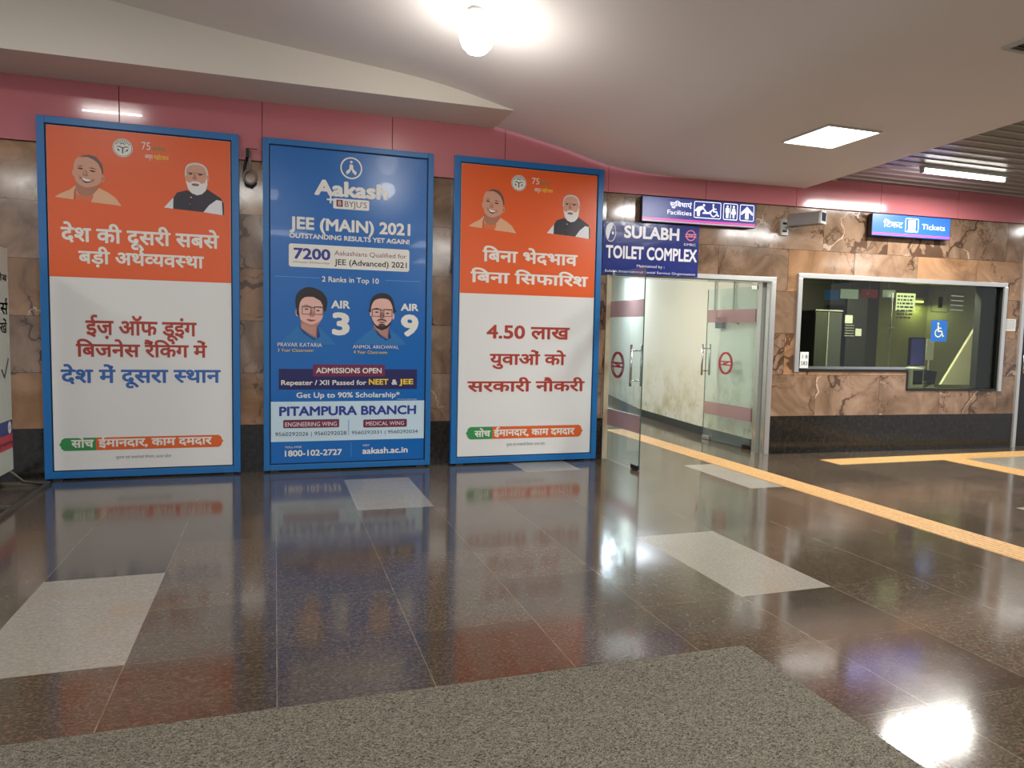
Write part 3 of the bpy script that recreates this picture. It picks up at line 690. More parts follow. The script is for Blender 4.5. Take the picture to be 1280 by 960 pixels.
def gov_poster(name, label, corners, inner, zsplit, lines, men, emblem, logo75, pill, foot, orange_lbl):
    t = poster(name, label, *corners, inner, M_WHITE); y = t.y
    zs = LW.px(*zsplit, PD)[1]
    t.part('orange_field', MB().flat([(t.X0+.002, zs), (t.X1-.002, zs), (t.X1-.002, t.Z1-.002), (t.X0+.002, t.Z1-.002)], y), M_ORANGE, fix=False)
    y2 = y-.001
    for s_, px, m_, nm in lines: lettering(t, nm, s_, px, m_, y2, .028)
    for nm, lb, lay, src, box in men:
        X0, Z0 = LW.px(box[0], box[3], PD); X1, _ = LW.px(box[1], box[3], PD); _, Z1 = LW.px((box[0]+box[1])/2, box[2], PD); Z0 = LW.px((box[0]+box[1])/2, box[3], PD)[1]
        portrait(t, nm, lb, lay, src, (X0, X1, Z0, Z1), y2)
    # round emblem
    ex, ez = LW.px(emblem[0], emblem[1], PD); r = LW.px(emblem[0]+emblem[2], emblem[1], PD)[0]-ex
    b = MB(); b.disc(ex, ez, r, r, y2); e_ = t.part('round_emblem', b, M_IWHITE, fix=False)
    b = MB(); b.ring(ex, ez, r*.93, r*.93, r*.05, y2-.0004); 
    b.line((ex, ez-r*.6), (ex, ez+.02*r), r*.13, y2-.0004)
    for sgn in (-1, 1):
        b.line((ex, ez), (ex+sgn*r*.42, ez+r*.16), r*.11, y2-.0004); b.line((ex+sgn*r*.4, ez+r*.16), (ex+sgn*r*.62, ez+r*.05), r*.07, y2-.0004)
        b.flat(curve([(ex+sgn*r*.24, ez-r*.38), (ex+sgn*r*.46, ez-r*.34), (ex+sgn*r*.56, ez-r*.14), (ex+sgn*r*.44, ez-r*.12), (ex+sgn*r*.36, ez-r*.24)], 3), y2-.0006)
    for k in range(9):
        a = PI*(.18+.64*k/8); b.disc(ex+r*.74*math.cos(a), ez+r*.74*math.sin(a), r*.07, r*.07, y2-.0004, 8)
    for k in range(5):
        a = PI*(.3+.4*k/4); b.line((ex+r*.32*math.cos(a), ez+r*.32*math.sin(a)+.1*r), (ex+r*.5*math.cos(a), ez+r*.5*math.sin(a)+.1*r), r*.08, y2-.0004)
    t.part('emblem_motif', b, mat('emblem_slate', (58, 60, 62), .4), under=e_, fix=False)
    for s_, px, m_ in logo75: lettering(t, 'anniversary_logo', s_, px, m_, y2, .015)
    # pill-shaped slogan bar
    x0, x1, yt, yb, ysp = pill; A0, A1, B0, B1 = pxrect(t, x0, x1, yt, yb, y); Xs = LW.px(ysp, yb, PD)[0]; hh = (B1-B0)/2; zc = (B0+B1)/2
    def end(xe, sgn): return [(xe, zc), (xe-sgn*hh*.22, zc+hh*.28), (xe-sgn*hh*.35, zc+hh*.72), (xe-sgn*hh*.75, zc+hh)], [(xe-sgn*hh*.75, zc-hh), (xe-sgn*hh*.35, zc-hh*.72), (xe-sgn*hh*.22, zc-hh*.28)]
    u_, l_ = end(A0, -1); t.part('slogan_bar_green', MB().flat([(Xs, zc+hh), *u_[::-1], *l_[::-1], (Xs, zc-hh)], y2), M_IGREEN, fix=False)
    u_, l_ = end(A1, 1); t.part('slogan_bar_orange', MB().flat([(Xs, zc-hh), *l_, *u_, (Xs, zc+hh)], y2), M_IORG, fix=False)
    for s_, px in foot[:2]: lettering(t, 'slogan_text', s_, px, M_IWHITE, y2-.001, .034)
    lettering(t, 'footnote_text', foot[2][0], foot[2][1], M_GREYINK, y2, .01)
    return t
R_, W_, B_ = M_IRED, M_IWHITE, M_IBLUE
gov_poster('framed_poster', 'leftmost tall poster in a blue frame, orange top, white below with red and blue text', ((48, 141), (301, 170), (298, 588.5), (52, 597)), .062, (58, 345),
    [('देश की दूसरी सबसे', (76, 274, 283, 301), W_, 'headline_text'), ('बड़ी अर्थव्यवस्था', (98, 255, 313, 329), W_, 'headline_text'),
     ('ईज़ ऑफ डूइंग', (107, 246, 400, 418.5), R_, 'message_text'), ('बिजनेस रैंकिंग में', (95, 259, 429.5, 446), R_, 'message_text'), ('देश में दूसरा स्थान', (76, 276, 461.5, 479), B_, 'message_text')],
    [('portrait_photo', 'smiling man with shaved head in a peach robe', MAN1, (272, 606, 291, 553), (68, 151.5, 193, 254.5)), ('portrait_photo', 'white-bearded man in a dark waistcoat', MAN2, (822, 1119, 331, 594), (205, 280, 203, 266.5))],
    (153, 184.5, 12.5), [('75', (177, 188, 177, 187), W_), ('आज़ादी का', (190, 206, 184, 188), M_IGREEN), ('अमृत', (181, 191, 193, 198), W_), ('महोत्सव', (192, 211, 194, 199), M_IYEL)],
    (74, 279.5, 548, 564, 120), [('सोच', (89, 117.5, 550, 560)), ('ईमानदार, काम दमदार', (123, 265, 549, 559)), ('सूचना एवं जनसंपर्क विभाग, उत्तर प्रदेश', (145, 214, 570.5, 573.5))], '')
gov_poster('framed_poster', 'third tall blue-framed poster beside the glass doors, orange and white with red text', ((568, 193), (755, 212), (745, 572.5), (564, 577)), .062, (577, 366),
    [('बिना भेदभाव', (603, 722, 312, 326.5), W_, 'headline_text'), ('बिना सिफारिश', (588, 735, 339, 352.5), W_, 'headline_text'),
     ('4.50 लाख', (608, 712, 407, 423), R_, 'message_text'), ('युवाओं को', (612, 707, 442, 456), R_, 'message_text'), ('सरकारी नौकरी', (584, 730.5, 476.5, 490), R_, 'message_text')],
    [('portrait_photo', 'smiling man with shaved head in a peach robe', MAN1, (272, 606, 291, 553), (586, 645.5, 236, 289.5)), ('portrait_photo', 'white-bearded man in a dark waistcoat', MAN2, (822, 1119, 331, 594), (684, 738, 243, 297)),],
    (649, 228.5, 9.2), [('75', (665, 674, 222, 230), W_), ('आज़ादी का', (675, 687, 227, 230.5), M_IGREEN), ('अमृत', (668, 676, 235, 239.5), W_), ('महोत्सव', (677, 691, 236, 240), M_IYEL)],
    (582, 728, 534, 549.5, 615.5), [('सोच', (593, 613, 538.5, 546.5)), ('ईमानदार, काम दमदार', (617, 718, 537, 545.5)), ('सूचना एवं जनसंपर्क विभाग, उत्तर प्रदेश', (633, 681, 554.5, 557.5))], '')

# blue coaching-centre poster
t = poster('framed_poster', 'middle tall blue poster in a lighter blue frame with two student portraits', (329, 172), (543, 191), (537, 579.5), (329, 586), .055, M_PBLUE)
y = t.y-.001; PX = lambda *a: LW.px(*a, PD)
ex, ez = PX(439.3, 210); r = PX(453, 210)[0]-ex
b = MB(); b.ring(ex, ez, r, r, r*.13, y); b.disc(ex, ez+r*.56, r*.12, r*.12, y)
for sgn in (-1, 1): b.flat([(ex-sgn*r*.1, ez+r*.36), (ex+sgn*r*.16, ez+r*.3), (ex+sgn*r*.18, ez-r*.05), (ex+sgn*r*.5, ez-r*.36), (ex+sgn*r*.4, ez-r*.62), (ex+sgn*r*.14, ez-r*.4), (ex, ez-r*.1)] if sgn > 0 else [(ex, ez-r*.1), (ex-r*.14, ez-r*.4), (ex-r*.4, ez-r*.62), (ex-r*.5, ez-r*.36), (ex-r*.18, ez-r*.05), (ex-r*.16, ez+r*.3), (ex, ez+r*.38)], y+.0002*sgn)
t.part('round_logo', b, M_IWHITE, fix=False)
L = lambda s_, px, m_, bold=.03, nm='printed_text', dy=0.: lettering(t, nm, s_, px, m_, y-dy, bold)
L('Aakash', (393, 484.5, 223, 244), W_, .062, 'brand_text')
b = MB(); X0, X1, Z0, Z1 = pxrect(t, 416.5, 461.5, 247.5, 260.5, y); b.flat(rrect(X0, X1, Z0, Z1, .015), y-.0006); t.part('brand_plate', b, M_IWHITE, fix=False)
cx_, cz_ = PX(413.3, 249.2); b = MB(); b.line((cx_-.036, cz_), (cx_+.036, cz_), .016, y); b.line((cx_, cz_-.036), (cx_, cz_+.036), .016, y-.0003); t.part('plus_mark', b, M_IWHITE, fix=False)
X0, X1, Z0, Z1 = pxrect(t, 420.5, 428.5, 249.5, 258, y); t.part('small_logo', MB().flat([(X0, Z0), (X1, Z0), (X1, Z1), (X0, Z1)], y-.0012), M_IMAR, fix=False)
lettering(t, 'brand_text', 'B', (423, 426.5, 251, 256.5), M_IWHITE, y-.0016, .03)
L("BYJU'S", (431, 458.5, 251, 258.5), mat('ink_plum', (96, 48, 96), .4), .01, 'brand_text', .0012)
L('JEE (MAIN) 2021', (362, 513, 269.5, 286), W_, .05)
L('OUTSTANDING RESULTS YET AGAIN!', (361.5, 512, 290.5, 297), W_, .045)
b = MB(); X0, X1, Z0, Z1 = pxrect(t, 361, 511.5, 304, 333, y); b.flat(rrect(X0, X1, Z0, Z1, .022), y); t.part('result_plate', b, M_IWHITE, fix=False)
L('7200', (367, 413, 309, 323.5), M_IDBLUE, .045, dy=.0006); L('Aakashians Qualified for', (418, 508, 313, 319), mat('ink_rose', (122, 52, 78), .4), .02, dy=.0006); L('JEE (Advanced) 2021', (418, 508.5, 323.5, 331), M_IBLACK, .025, dy=.0006)
L('2178 Classroom + 5022 Distance & Digital', (366, 412, 326, 328), M_IBLACK, .01, dy=.0006)
L('2 Ranks in Top 10', (402.5, 473.5, 345, 352), W_, .025)
b = MB()
for p, q in (((343, 345), (400, 347.5)), ((482, 350.5), (526, 352))):
    b = MB(); b.line(PX(*p), PX(*q), .005, y); t.part('divider_line', b, M_ILINE, fix=False)
for p, q in (((436, 524.5), (436, 544)), ((439, 553.5), (439, 571))):
    b = MB(); b.line(PX(*p), PX(*q), .005, y-.003); t.part('divider_line', b, M_ILINE, fix=False)
def pbox(x0, x1, yt, yb): X0, Z0 = PX((x0+x1)/2, yb); return (PX(x0, yb)[0], PX(x1, yb)[0], Z0, PX((x0+x1)/2, yt)[1])
q = lambda u, v: (350+u/6.737, 340+v/6.737)
portrait(t, 'portrait_photo', 'young man with thick black hair and glasses', STU1, (0, 468, 126, 610), pbox(350, 419.5, 358.7, 430.5), y)
portrait(t, 'portrait_photo', 'young man with short hair, glasses and thin beard', STU2, (622, 1066, 178, 612), pbox(442.3, 508.2, 366.4, 431), y)
L('AIR', (414, 437.5, 375, 385.5), W_, .05); L('3', (415, 437, 389.5, 419.5), W_, .06); L('AIR', (501, 523, 379, 388.5), W_, .05); L('9', (501, 523, 392, 421), W_, .06)
L('PRAVAR KATARIA', (347, 402.5, 428, 433), W_, .02, dy=.008); L('3 Year Classroom', (347, 391.5, 435.5, 439.5), M_IYEL, .01, dy=.008)
L('ANMOL ARICHWAL', (441, 498.5, 431, 435.5), W_, .02, dy=.008); L('4 Year Classroom', (442, 484, 438, 442), M_IYEL, .01, dy=.008)
def plate(x0, x1, yt, yb, m_, r=.0, dy=0.):
    X0, X1, Z0, Z1 = pxrect(t, x0, x1, yt, yb, y)
    t.part('colour_plate', MB().flat(rrect(X0, X1, Z0, Z1, r) if r else [(X0, Z0), (X1, Z0), (X1, Z1), (X0, Z1)], y-dy), m_, fix=False)
plate(348.5, 521, 461, 487, M_INAVY); plate(391, 481, 455.5, 470.5, M_IMAR, .012, .0006)
L('ADMISSIONS OPEN', (395, 477, 459.5, 466.5), W_, .035, dy=.0012)
L('Repeater / XII Passed for', (351.5, 458, 475, 481.5), W_, .03, dy=.0012); L('NEET', (461, 485.5, 473.5, 481), M_IYEL, .045, dy=.0012); L('&', (489.5, 496.5, 474, 481), W_, .04, dy=.0012); L('JEE', (499, 516.5, 473.5, 480.5), M_IYEL, .045, dy=.0012)
L('Get Up to 90% Scholarship*', (370.5, 499.5, 490.5, 497.5), W_, .03)
L('*Terms & conditions apply', (496, 521, 498.2, 499.6), W_, .01)
zt = PX(335, 502.5)[1]; zb = PX(335, 553)[1]
t.part('colour_plate', MB().flat([(t.X0+.002, zb), (t.X1-.002, zb), (t.X1-.002, zt), (t.X0+.002, zt)], y), M_IPALE, fix=False)
L('PITAMPURA BRANCH', (349, 520, 508, 520.5), M_IDBLUE, .05, dy=.001)
plate(354, 424, 525, 535.5, M_IMAR, .012, .0006); plate(454, 508.5, 524.5, 534.5, M_IMAR, .012, .0006)
L('ENGINEERING WING', (356.5, 421, 528, 533.5), W_, .035, dy=.0012); L('MEDICAL WING', (457.5, 505, 527, 532), W_, .035, dy=.0012)
L('9560292026 | 9560292028', (344, 433, 540.5, 545.5), M_IBLACK, .02, dy=.0012); L('9560292031 | 9560292034', (439.5, 522, 538.5, 543), M_IBLACK, .02, dy=.0012)
L('TOLL-FREE', (356, 377, 558, 560.5), W_, .01); L('1800-102-2727', (356, 427.5, 563, 571), W_, .04)
L('VISIT', (453, 462, 555.5, 558), W_, .01); L('aakash.ac.in', (453, 509.5, 559.5, 567.5), W_, .035)

# hook bracket with coiled cable between the first two posters
hx, hz = LW.px(312, 188); t = Thing('cable_bracket', 'weathered cable loop on a dark bracket between the first and second posters', 'cable', LW, (hx, 0, hz-.2))
t.part('bracket', MB().box(hx-.03, hx-.005, -.09, .0, hz-.08, hz+.0, .003).box(hx-.03, hx+.07, -.09, -.08, hz-.006, hz+.0), M_RUBBER)
cc = (hx+.005, -.055, hz-.255)
t.part('cable_loop', MB().tube([(cc[0]+.055*math.sin(a), cc[1], cc[2]+.065*math.cos(a)) for a in [2*PI*i/24 for i in range(24)]], .011, 8, True), M_ROPE)
t.part('cable_strap', MB().tube([(hx+.0, -.06, hz-.01), (hx+.004, -.065, hz-.1), (hx+.012, -.062, hz-.2)], .013, 8), M_ROPE)
t.part('loose_cable', MB().tube([(hx-.02, -.03, hz-.06), (hx-.045, -.03, hz-.16), (hx-.05, -.03, hz-.26), (hx-.03, -.03, hz-.33), (hx+.02, -.03, hz-.345), (hx+.06, -.03, hz-.30)], .012, 8), M_RUBBER)

# ------------------------------------------------------------------ information stand at the left edge
SX = -2.075; SF = Frame((SX, 0, 0), PI/2)       # local x = world y, faces +x
t = Thing('sign_stand', 'tall white sign board on a tube-steel foot at the left edge', 'sign stand', SF, (6.4, 0, 0))
t.part('board', MB().box(5.82, 6.93, 0, .035, .185, 2.005, .004), M_STAND)
y = -.0008
ZS = lambda v: SF.px(11, v)[1]
t.part('blue_band', MB().flat([(5.825, .49), (6.925, .49), (6.925, .605), (5.825, .605)], y), mat('stand_blue', (34, 44, 112), .4), fix=False)
t.part('red_band', MB().flat([(5.825, .37), (6.925, .37), (6.925, .49), (5.825, .49)], y), mat('stand_red', (186, 40, 52), .4), fix=False)
b = MB(); b.disc(6.86, .545, .04, .05, y-.0006); t.part('number_badge', b, M_IWHITE, fix=False)
def stxt(s_, x0, x1, z0, z1, m_, bold=.02, nm='printed_text', dy=.001):
    V, F = text_geo(s_, bold); a, b_ = min(v[0] for v in V), max(v[0] for v in V); dv = any('\u0900' <= ch <= '\u097f' for ch in s_); cap = .63 if dv else .69
    t.part(nm, MB().add([(x0+(u-a)/(b_-a)*(x1-x0), -dy, z0+v/cap*(z1-z0)) for u, v in V], F), m_, fix=False)
stxt('112', 6.835, 6.885, .53, .56, M_IDBLUE, .02, dy=.002)
stxt('अपनी जेब', 6.2, 6.90, 1.735, 1.785, M_LOGO); stxt('और पर्स', 6.2, 6.905, 1.47, 1.56, M_IBLACK); stxt('का ध्यान रखें', 6.0, 6.87, 1.32, 1.40, M_IBLACK)
stxt('हेल्पलाइन', 6.45, 6.915, .405, .43, W_, dy=.0016)
b = MB(); b.line((6.72, 1.03), (6.78, .96), .022, -.001); b.line((6.775, .955), (6.88, 1.11), .022, -.0012); t.part('tick_mark', b, M_IBLACK, fix=False)
for px_ in (5.95, 6.85):
    t.part('leg', MB().tube([(px_, .02, .2), (px_+.12, -.05, .07), (px_+.22, -.17, .022)], .014, 8) if px_ > 6 else MB().tube([(px_, .02, .2), (px_-.1, -.05, .07), (px_-.2, -.17, .022)], .014, 8), M_STUBE)
t.part('foot_bar', MB().box(5.6, 7.16, -.215, -.185, 0, .03, .003), M_STUBE); t.part('foot_bar', MB().box(5.6, 7.16, .16, .19, 0, .03, .003), M_STUBE)
t.part('cross_bar', MB().box(7.13, 7.16, -.215, .19, 0.0, .03, .003), M_STUBE); t.part('cross_bar', MB().box(5.6, 5.63, -.215, .19, 0, .03, .003), M_STUBE)
t.part('cross_bar', MB().box(6.18, 6.21, -.2, .17, .02, .045, .003), M_STUBE)

# ------------------------------------------------------------------ doorway: steel frame and two glass leaves
door = Thing('door_1', None, None, RW, ((DL+DR)/2, 0, 0), kind='structure')
b = MB(); b.box(DL-.01, DR+.06, -.02, .0, DT, DT+.055, .003); b.box(DR, DR+.058, -.02, 0, 0, DT, .003)
door.part('door_frame', b, M_STEEL2)
b = MB(); b.box(DR-.012, DR, -.0, .24, 0, DT); b.box(DL, DR, 0, .24, DT-.012, DT); door.part('door_reveal', b, M_STEEL)
b = MB(); b.box(DR-.03, DR-.012, .09, .13, 0, DT-.012); door.part('door_stop', b, mat('seal_grey', (120, 122, 118), .5))
M_JAMB = mat('jamb_stone', (176, 160, 134), .3, var=.25, vscale=3)
door.part('door_jamb', MB().box(.028, DL, -.012, .24, 0, DT), M_JAMB, 'pale stone jamb')
def leaf(px_h, py_h, px_f, py_f, inward, label, bands, logo, hnd, topz=2.055):
    ang = math.atan2(py_f-py_h, px_f-px_h); F = Frame((px_h, py_h, 0), ang); Lg = math.hypot(px_f-px_h, py_f-py_h)
    t = Thing('x', None, None, F, (0, 0, 0)); bpy.data.objects.remove(t.e)
    def mk(name, mb, m_, parent=None, label=None):
        # build in leaf frame, then express in door frame
        for i, v in enumerate(mb.v):
            p = F.world(v)-door.f.world(door.o); mb.v[i] = (p.dot(RW.x), p.dot(RW.y), p.z)
        o = mb.obj(name, m_); o.parent = parent or door.e; return props(o, label)
    g = mk('glass_leaf', MB().box(0.02, Lg, -.006, .006, .012, topz), M_GDOOR, None, label)
    mk('glass_edge', MB().box(Lg, Lg+.003, -.006, .006, .012, topz), M_GEDGE, g)
    mk('top_pivot', MB().box(0.0, .10, -.014, .014, topz-.04, topz+.01, .003), M_STEEL, g)
    mk('floor_pivot', MB().box(Lg-.16 if not inward else .0, Lg-.01 if not inward else .16, -.016, .016, .004, .055, .004), mat('dark_lock', (52, 44, 36), .35, .7), g)
    if inward: mk('lock_patch', MB().box(Lg-.16, Lg, -.016, .016, .004, .055, .004), M_STEEL, g)
    s_ = -1 if not inward else 1
    for z0, z1 in bands: mk('frosted_band', MB().box(.02, Lg-.001, -.0075, .0075, z0, z1), M_FROST, g, 'pink frosted band')
    cx_, cz_, rx, rz = logo
    b = MB(); 
    for yy in (-.0092, .0092):
        b.ring(cx_, cz_, rx, rz, rx*.17, yy)
        b.line((cx_-rx*.95, cz_+rz*.15), (cx_+rx*.95, cz_+rz*.15), rz*.10, yy); b.line((cx_-rx*.95, cz_-rz*.15), (cx_+rx*.95, cz_-rz*.15), rz*.10, yy)
        b.flat([(cx_-rx*.55, cz_+rz*.12), (cx_-rx*.22, cz_+rz*.12), (cx_+rx*.02, cz_-rz*.02), (cx_+rx*.3, cz_+rz*.12), (cx_+rx*.3, cz_-rz*.12), (cx_+rx*.02, cz_-rz*.12), (cx_-rx*.2, cz_-.0)], yy)
    mk('red_emblem', b, M_LOGO, g, 'red oval transit emblem')
    hx_, h0, h1 = hnd
    for sgn in (-1, 1):
        b = MB(); b.tube([(hx_, sgn*.062, h0), (hx_, sgn*.062, h1)], .014, 12)
        for hz_ in (h0+.06, h1-.06): b.tube([(hx_, 0, hz_), (hx_, sgn*.062, hz_)], .009, 8)
        mk('pull_handle', b, M_STEEL, g)
    return F, Lg
# measured on the leaf's own plane
_FL = Frame((3.575, 7.42, 0), -PI/2); _LL = 7.42-6.60
def z_on(F, u, v): return F.px(u, v)[1]
def x_on(F, u, v): return F.px(u, v)[0]
lf = _FL
leaf(3.575, 7.42, 3.575, 6.60, False, 'left glass leaf swung out towards the hall', ((z_on(lf, 790, 396), z_on(lf, 790, 375)), (z_on(lf, 775, 535), z_on(lf, 775, 514))),
     (x_on(lf, 772, 456), z_on(lf, 772, 456), abs(x_on(lf, 779.5, 456)-x_on(lf, 764.5, 456))/2, (z_on(lf, 772, 440)-z_on(lf, 772, 473))/2), (x_on(lf, 795.5, 450), z_on(lf, 795, 483), z_on(lf, 796, 431)), 2.10)
hr = (5.655, 7.56); frr = (5.60, 8.55); rfm = Frame((hr[0], hr[1], 0), math.atan2(frr[1]-hr[1], frr[0]-hr[0]))
leaf(*hr, *frr, True, 'right glass leaf folded back against the corridor wall', ((z_on(rfm, 910, 403), z_on(rfm, 910, 387)), (z_on(rfm, 905, 521), z_on(rfm, 905, 505))),
     (x_on(rfm, 907, 454), z_on(rfm, 907, 454), abs(x_on(rfm, 898.5, 454)-x_on(rfm, 915, 454))/2, (z_on(rfm, 907, 440)-z_on(rfm, 907, 468))/2), (x_on(rfm, 882.5, 450), z_on(rfm, 882, 469), z_on(rfm, 882, 430)), 2.04)
# pipes and valve on the corridor wall behind the right leaf
t = Thing('wall_pipes', 'two thin pipes with a valve on the corridor wall behind the right glass leaf', 'pipe', WD, (5.75, 8.6, 1.5))
for yy in (8.62, 8.15):
    xx = 5.72+(yy-7.56)*.0556-.03; t.part('pipe', MB().tube([(xx, yy, 2.7), (xx, yy, 1.72), (xx, yy-.05, 1.6), (xx, yy-.12, 1.58)], .013, 8), M_PLAST)
t.part('valve_box', MB().box(5.70, 5.765, 8.36, 8.52, 1.52, 1.68, .01), mat('valve_blue_grey', (96, 98, 122), .5))

# ------------------------------------------------------------------ signs over the doorway
def pict_person(b, cx_, z0, h, y, skirt=False):
    b.disc(cx_, z0+h*.9, h*.09, h*.09, y, 16)
    if skirt: b.flat([(cx_-h*.1, z0+h*.78), (cx_+h*.1, z0+h*.78), (cx_+h*.2, z0+h*.4), (cx_+h*.2, z0+h*.32), (cx_+h*.09, z0+h*.32), (cx_+h*.07, z0), (cx_-h*.07, z0), (cx_-h*.09, z0+h*.32), (cx_-h*.2, z0+h*.32), (cx_-h*.2, z0+h*.4)], y)
    else: b.flat([(cx_-h*.17, z0+h*.74), (cx_-h*.12, z0+h*.79), (cx_+h*.12, z0+h*.79), (cx_+h*.17, z0+h*.74), (cx_+h*.17, z0+h*.4), (cx_+h*.11, z0+h*.4), (cx_+h*.1, z0), (cx_-h*.1, z0), (cx_-h*.11, z0+h*.4), (cx_-h*.17, z0+h*.4)], y)
def wheelchair(b, cx_, z0, h, y):
    b.disc(cx_-h*.1, z0+h*.92, h*.085, h*.085, y, 14); b.line((cx_-h*.1, z0+h*.8), (cx_-h*.07, z0+h*.42), h*.12, y)
    b.line((cx_-h*.12, z0+h*.62), (cx_+h*.18, z0+h*.62), h*.08, y-.0002); b.line((cx_-h*.1, z0+h*.42), (cx_+h*.22, z0+h*.42), h*.1, y-.0002)
    b.line((cx_+h*.2, z0+h*.44), (cx_+h*.32, z0+h*.1), h*.09, y); b.line((cx_+h*.28, z0+h*.08), (cx_+h*.42, z0+h*.12), h*.08, y-.0002)
    b.ring(cx_-h*.06, z0+h*.3, h*.3, h*.3, h*.085, y-.0004, n=26, a0=PI*.62, a1=PI*1.93)
def outline(b, X0, X1, Z0, Z1, w_, y):
    o_ = rrect(X0, X1, Z0, Z1, w_*2.4, 4); i_ = rrect(X0+w_, X1-w_, Z0+w_, Z1-w_, w_*1.4, 4); n = len(o_)
    b.add([(x, y, z) for x, z in o_]+[(x, y, z) for x, z in i_], [(k, (k+1) % n, (k+1) % n+n, k+n) for k in range(n)])
SD = .10
q = [rp(803, 241, SD), rp(946, 257, SD), rp(943, 287.5, SD), rp(803, 274, SD)]
X0, X1, Z0, Z1 = (q[0][0]+q[3][0])/2, (q[1][0]+q[2][0])/2, (q[2][1]+q[3][1])/2, (q[0][1]+q[1][1])/2-.005
t = Thing('overhead_sign', 'dark blue lit facilities sign with pictograms over the glass doors', 'sign', RW, ((X0+X1)/2, -.05, Z0))
t.part('casing', MB().box(X0, X1, -SD+.004, -.03, Z0, Z1, .004), M_SIGNBOX); y = -SD+.0035
t.part('bracket', MB().box(X0+.15, X1-.15, -.031, 0, Z1-.08, Z1-.03), M_SIGNBOX)
t.part('face', MB().flat([(X0+.004, Z0+.004), (X1-.004, Z0+.004), (X1-.004, Z1-.004), (X0+.004, Z1-.004)], y), M_SIGNB, fix=False)
hh = Z1-Z0
t.part('pink_line', MB().flat([(X0+.004, Z0+hh*.09), (X1-.004, Z0+hh*.09), (X1-.004, Z0+hh*.17), (X0+.004, Z0+hh*.17)], y-.0006), M_SIGNP, fix=False)
t.part('pale_line', MB().flat([(X0+.004, Z0+hh*.02), (X1-.004, Z0+hh*.02), (X1-.004, Z0+hh*.08), (X0+.004, Z0+hh*.08)], y-.0006), mat('sign_pale_line', (196, 180, 200), .3), fix=False)
Zm = lambda f: Z0+hh*f
yy = y-.0008
wd = X1-X0; Xf = lambda f: X0+wd*f
def txt_box(t, s_, x0, x1, z0, z1, m_, bold, y, nm='sign_text'):
    V, F = text_geo(s_, bold); a, b_ = min(v[0] for v in V), max(v[0] for v in V); dv = any('\u0900' <= ch <= '\u097f' for ch in s_); cap = .63 if dv else .69
    t.part(nm, MB().add([(x0+(u-a)/(b_-a)*(x1-x0), y, z0+v/cap*(z1-z0)) for u, v in V], F), m_, fix=False)
txt_box(t, 'सुविधाएं', Xf(.235), Xf(.425), Zm(.66), Zm(.82), M_SIGNW, .012, yy)
txt_box(t, 'Facilities', Xf(.215), Xf(.425), Zm(.34), Zm(.52), M_SIGNW, .016, yy)
b = MB()
for f0, f1 in ((.445, .685), (.705, .835), (.855, .985)): outline(b, Xf(f0), Xf(f1), Zm(.27), Zm(.94), .008, yy)
t.part('pictogram_border', b, M_SIGNW, fix=False)
ph = hh*.52; pz = Zm(.345)
b = MB(); u = Xf(.5); b.disc(u+.045, pz+ph*.86, ph*.1, ph*.1, yy, 14)
b.flat([(u-.06, pz+ph*.5), (u-.03, pz+ph*.72), (u+.02, pz+ph*.8), (u+.05, pz+ph*.66), (u+.02, pz+ph*.5), (u, pz+ph*.42), (u-.005, pz), (u-.035, pz), (u-.045, pz+ph*.4), (u-.075, pz+ph*.36)], yy)
b.line((u+.03, pz+ph*.66), (u+.075, pz+ph*.36), ph*.1, yy-.0002); b.flat([(u+.03, pz+ph*.2), (u+.13, pz+ph*.22), (u+.13, pz+ph*.32), (u+.06, pz+ph*.38), (u+.035, pz+ph*.32)], yy-.0004); b.disc(u+.125, pz+ph*.4, ph*.06, ph*.06, yy-.0003, 12)
t.part('baby_change_pictogram', b, M_SIGNW, fix=False)
b = MB(); wheelchair(b, Xf(.625), pz, ph, yy); t.part('wheelchair_pictogram', b, M_SIGNW, fix=False)
b = MB(); pict_person(b, Xf(.742), pz, ph, yy); pict_person(b, Xf(.799), pz, ph, yy, True); b.line((Xf(.7705), pz-ph*.02), (Xf(.7705), pz+ph*1.02), .008, yy); t.part('restroom_pictogram', b, M_SIGNW, fix=False)
b = MB(); ax = Xf(.92); b.flat([(ax, pz+ph), (ax-.075, pz+ph*.52), (ax-.075, pz+ph*.3), (ax-.022, pz+ph*.55), (ax-.022, pz), (ax+.022, pz), (ax+.022, pz+ph*.55), (ax+.075, pz+ph*.3), (ax+.075, pz+ph*.52)], yy); t.part('arrow_pictogram', b, M_SIGNW, fix=False)

# vinyl banner under it
q = [rp(754, 273, .04), rp(874, 285, .04), rp(872, 347, .04), rp(753, 341.5, .04)]
X0, X1, Z0, Z1 = (q[0][0]+q[3][0])/2, (q[1][0]+q[2][0])/2, (q[2][1]+q[3][1])/2, (q[0][1]+q[1][1])/2
t = Thing('vinyl_banner', 'navy vinyl banner with white toilet complex lettering above the doorway', 'banner', RW, ((X0+X1)/2, -.03, Z0))
b = MB(); nx, nz = 24, 10
for s_ in (0,):
    b.box(X0, X1, -.04, -.034, Z0, Z1, .001)
t.part('sheet', b, M_BAN)
t.part('batten', MB().box(X0+.02, X1-.02, -.034, 0, Z1-.05, Z1-.02), M_SIGNBOX); t.part('batten', MB().box(X0+.02, X1-.02, -.034, -.0205, Z0+.02, Z0+.05), M_SIGNBOX)
y = -.0408; F_ = lambda s_, px, bold=.03: lettering(t, 'banner_text', s_, px, M_BANW, y, bold)
F_('SULABH', (780, 849, 281, 297.5), .05); F_('TOILET COMPLEX', (757, 871, 305.5, 322.5), .045); F_('Maintained by :', (796, 830.5, 330.5, 334), .02)
F_('Sulabh International Social Service Organisation', (756, 869, 336.5, 339.5), .02); F_('DMRC', (855, 869.5, 304, 307), .02)
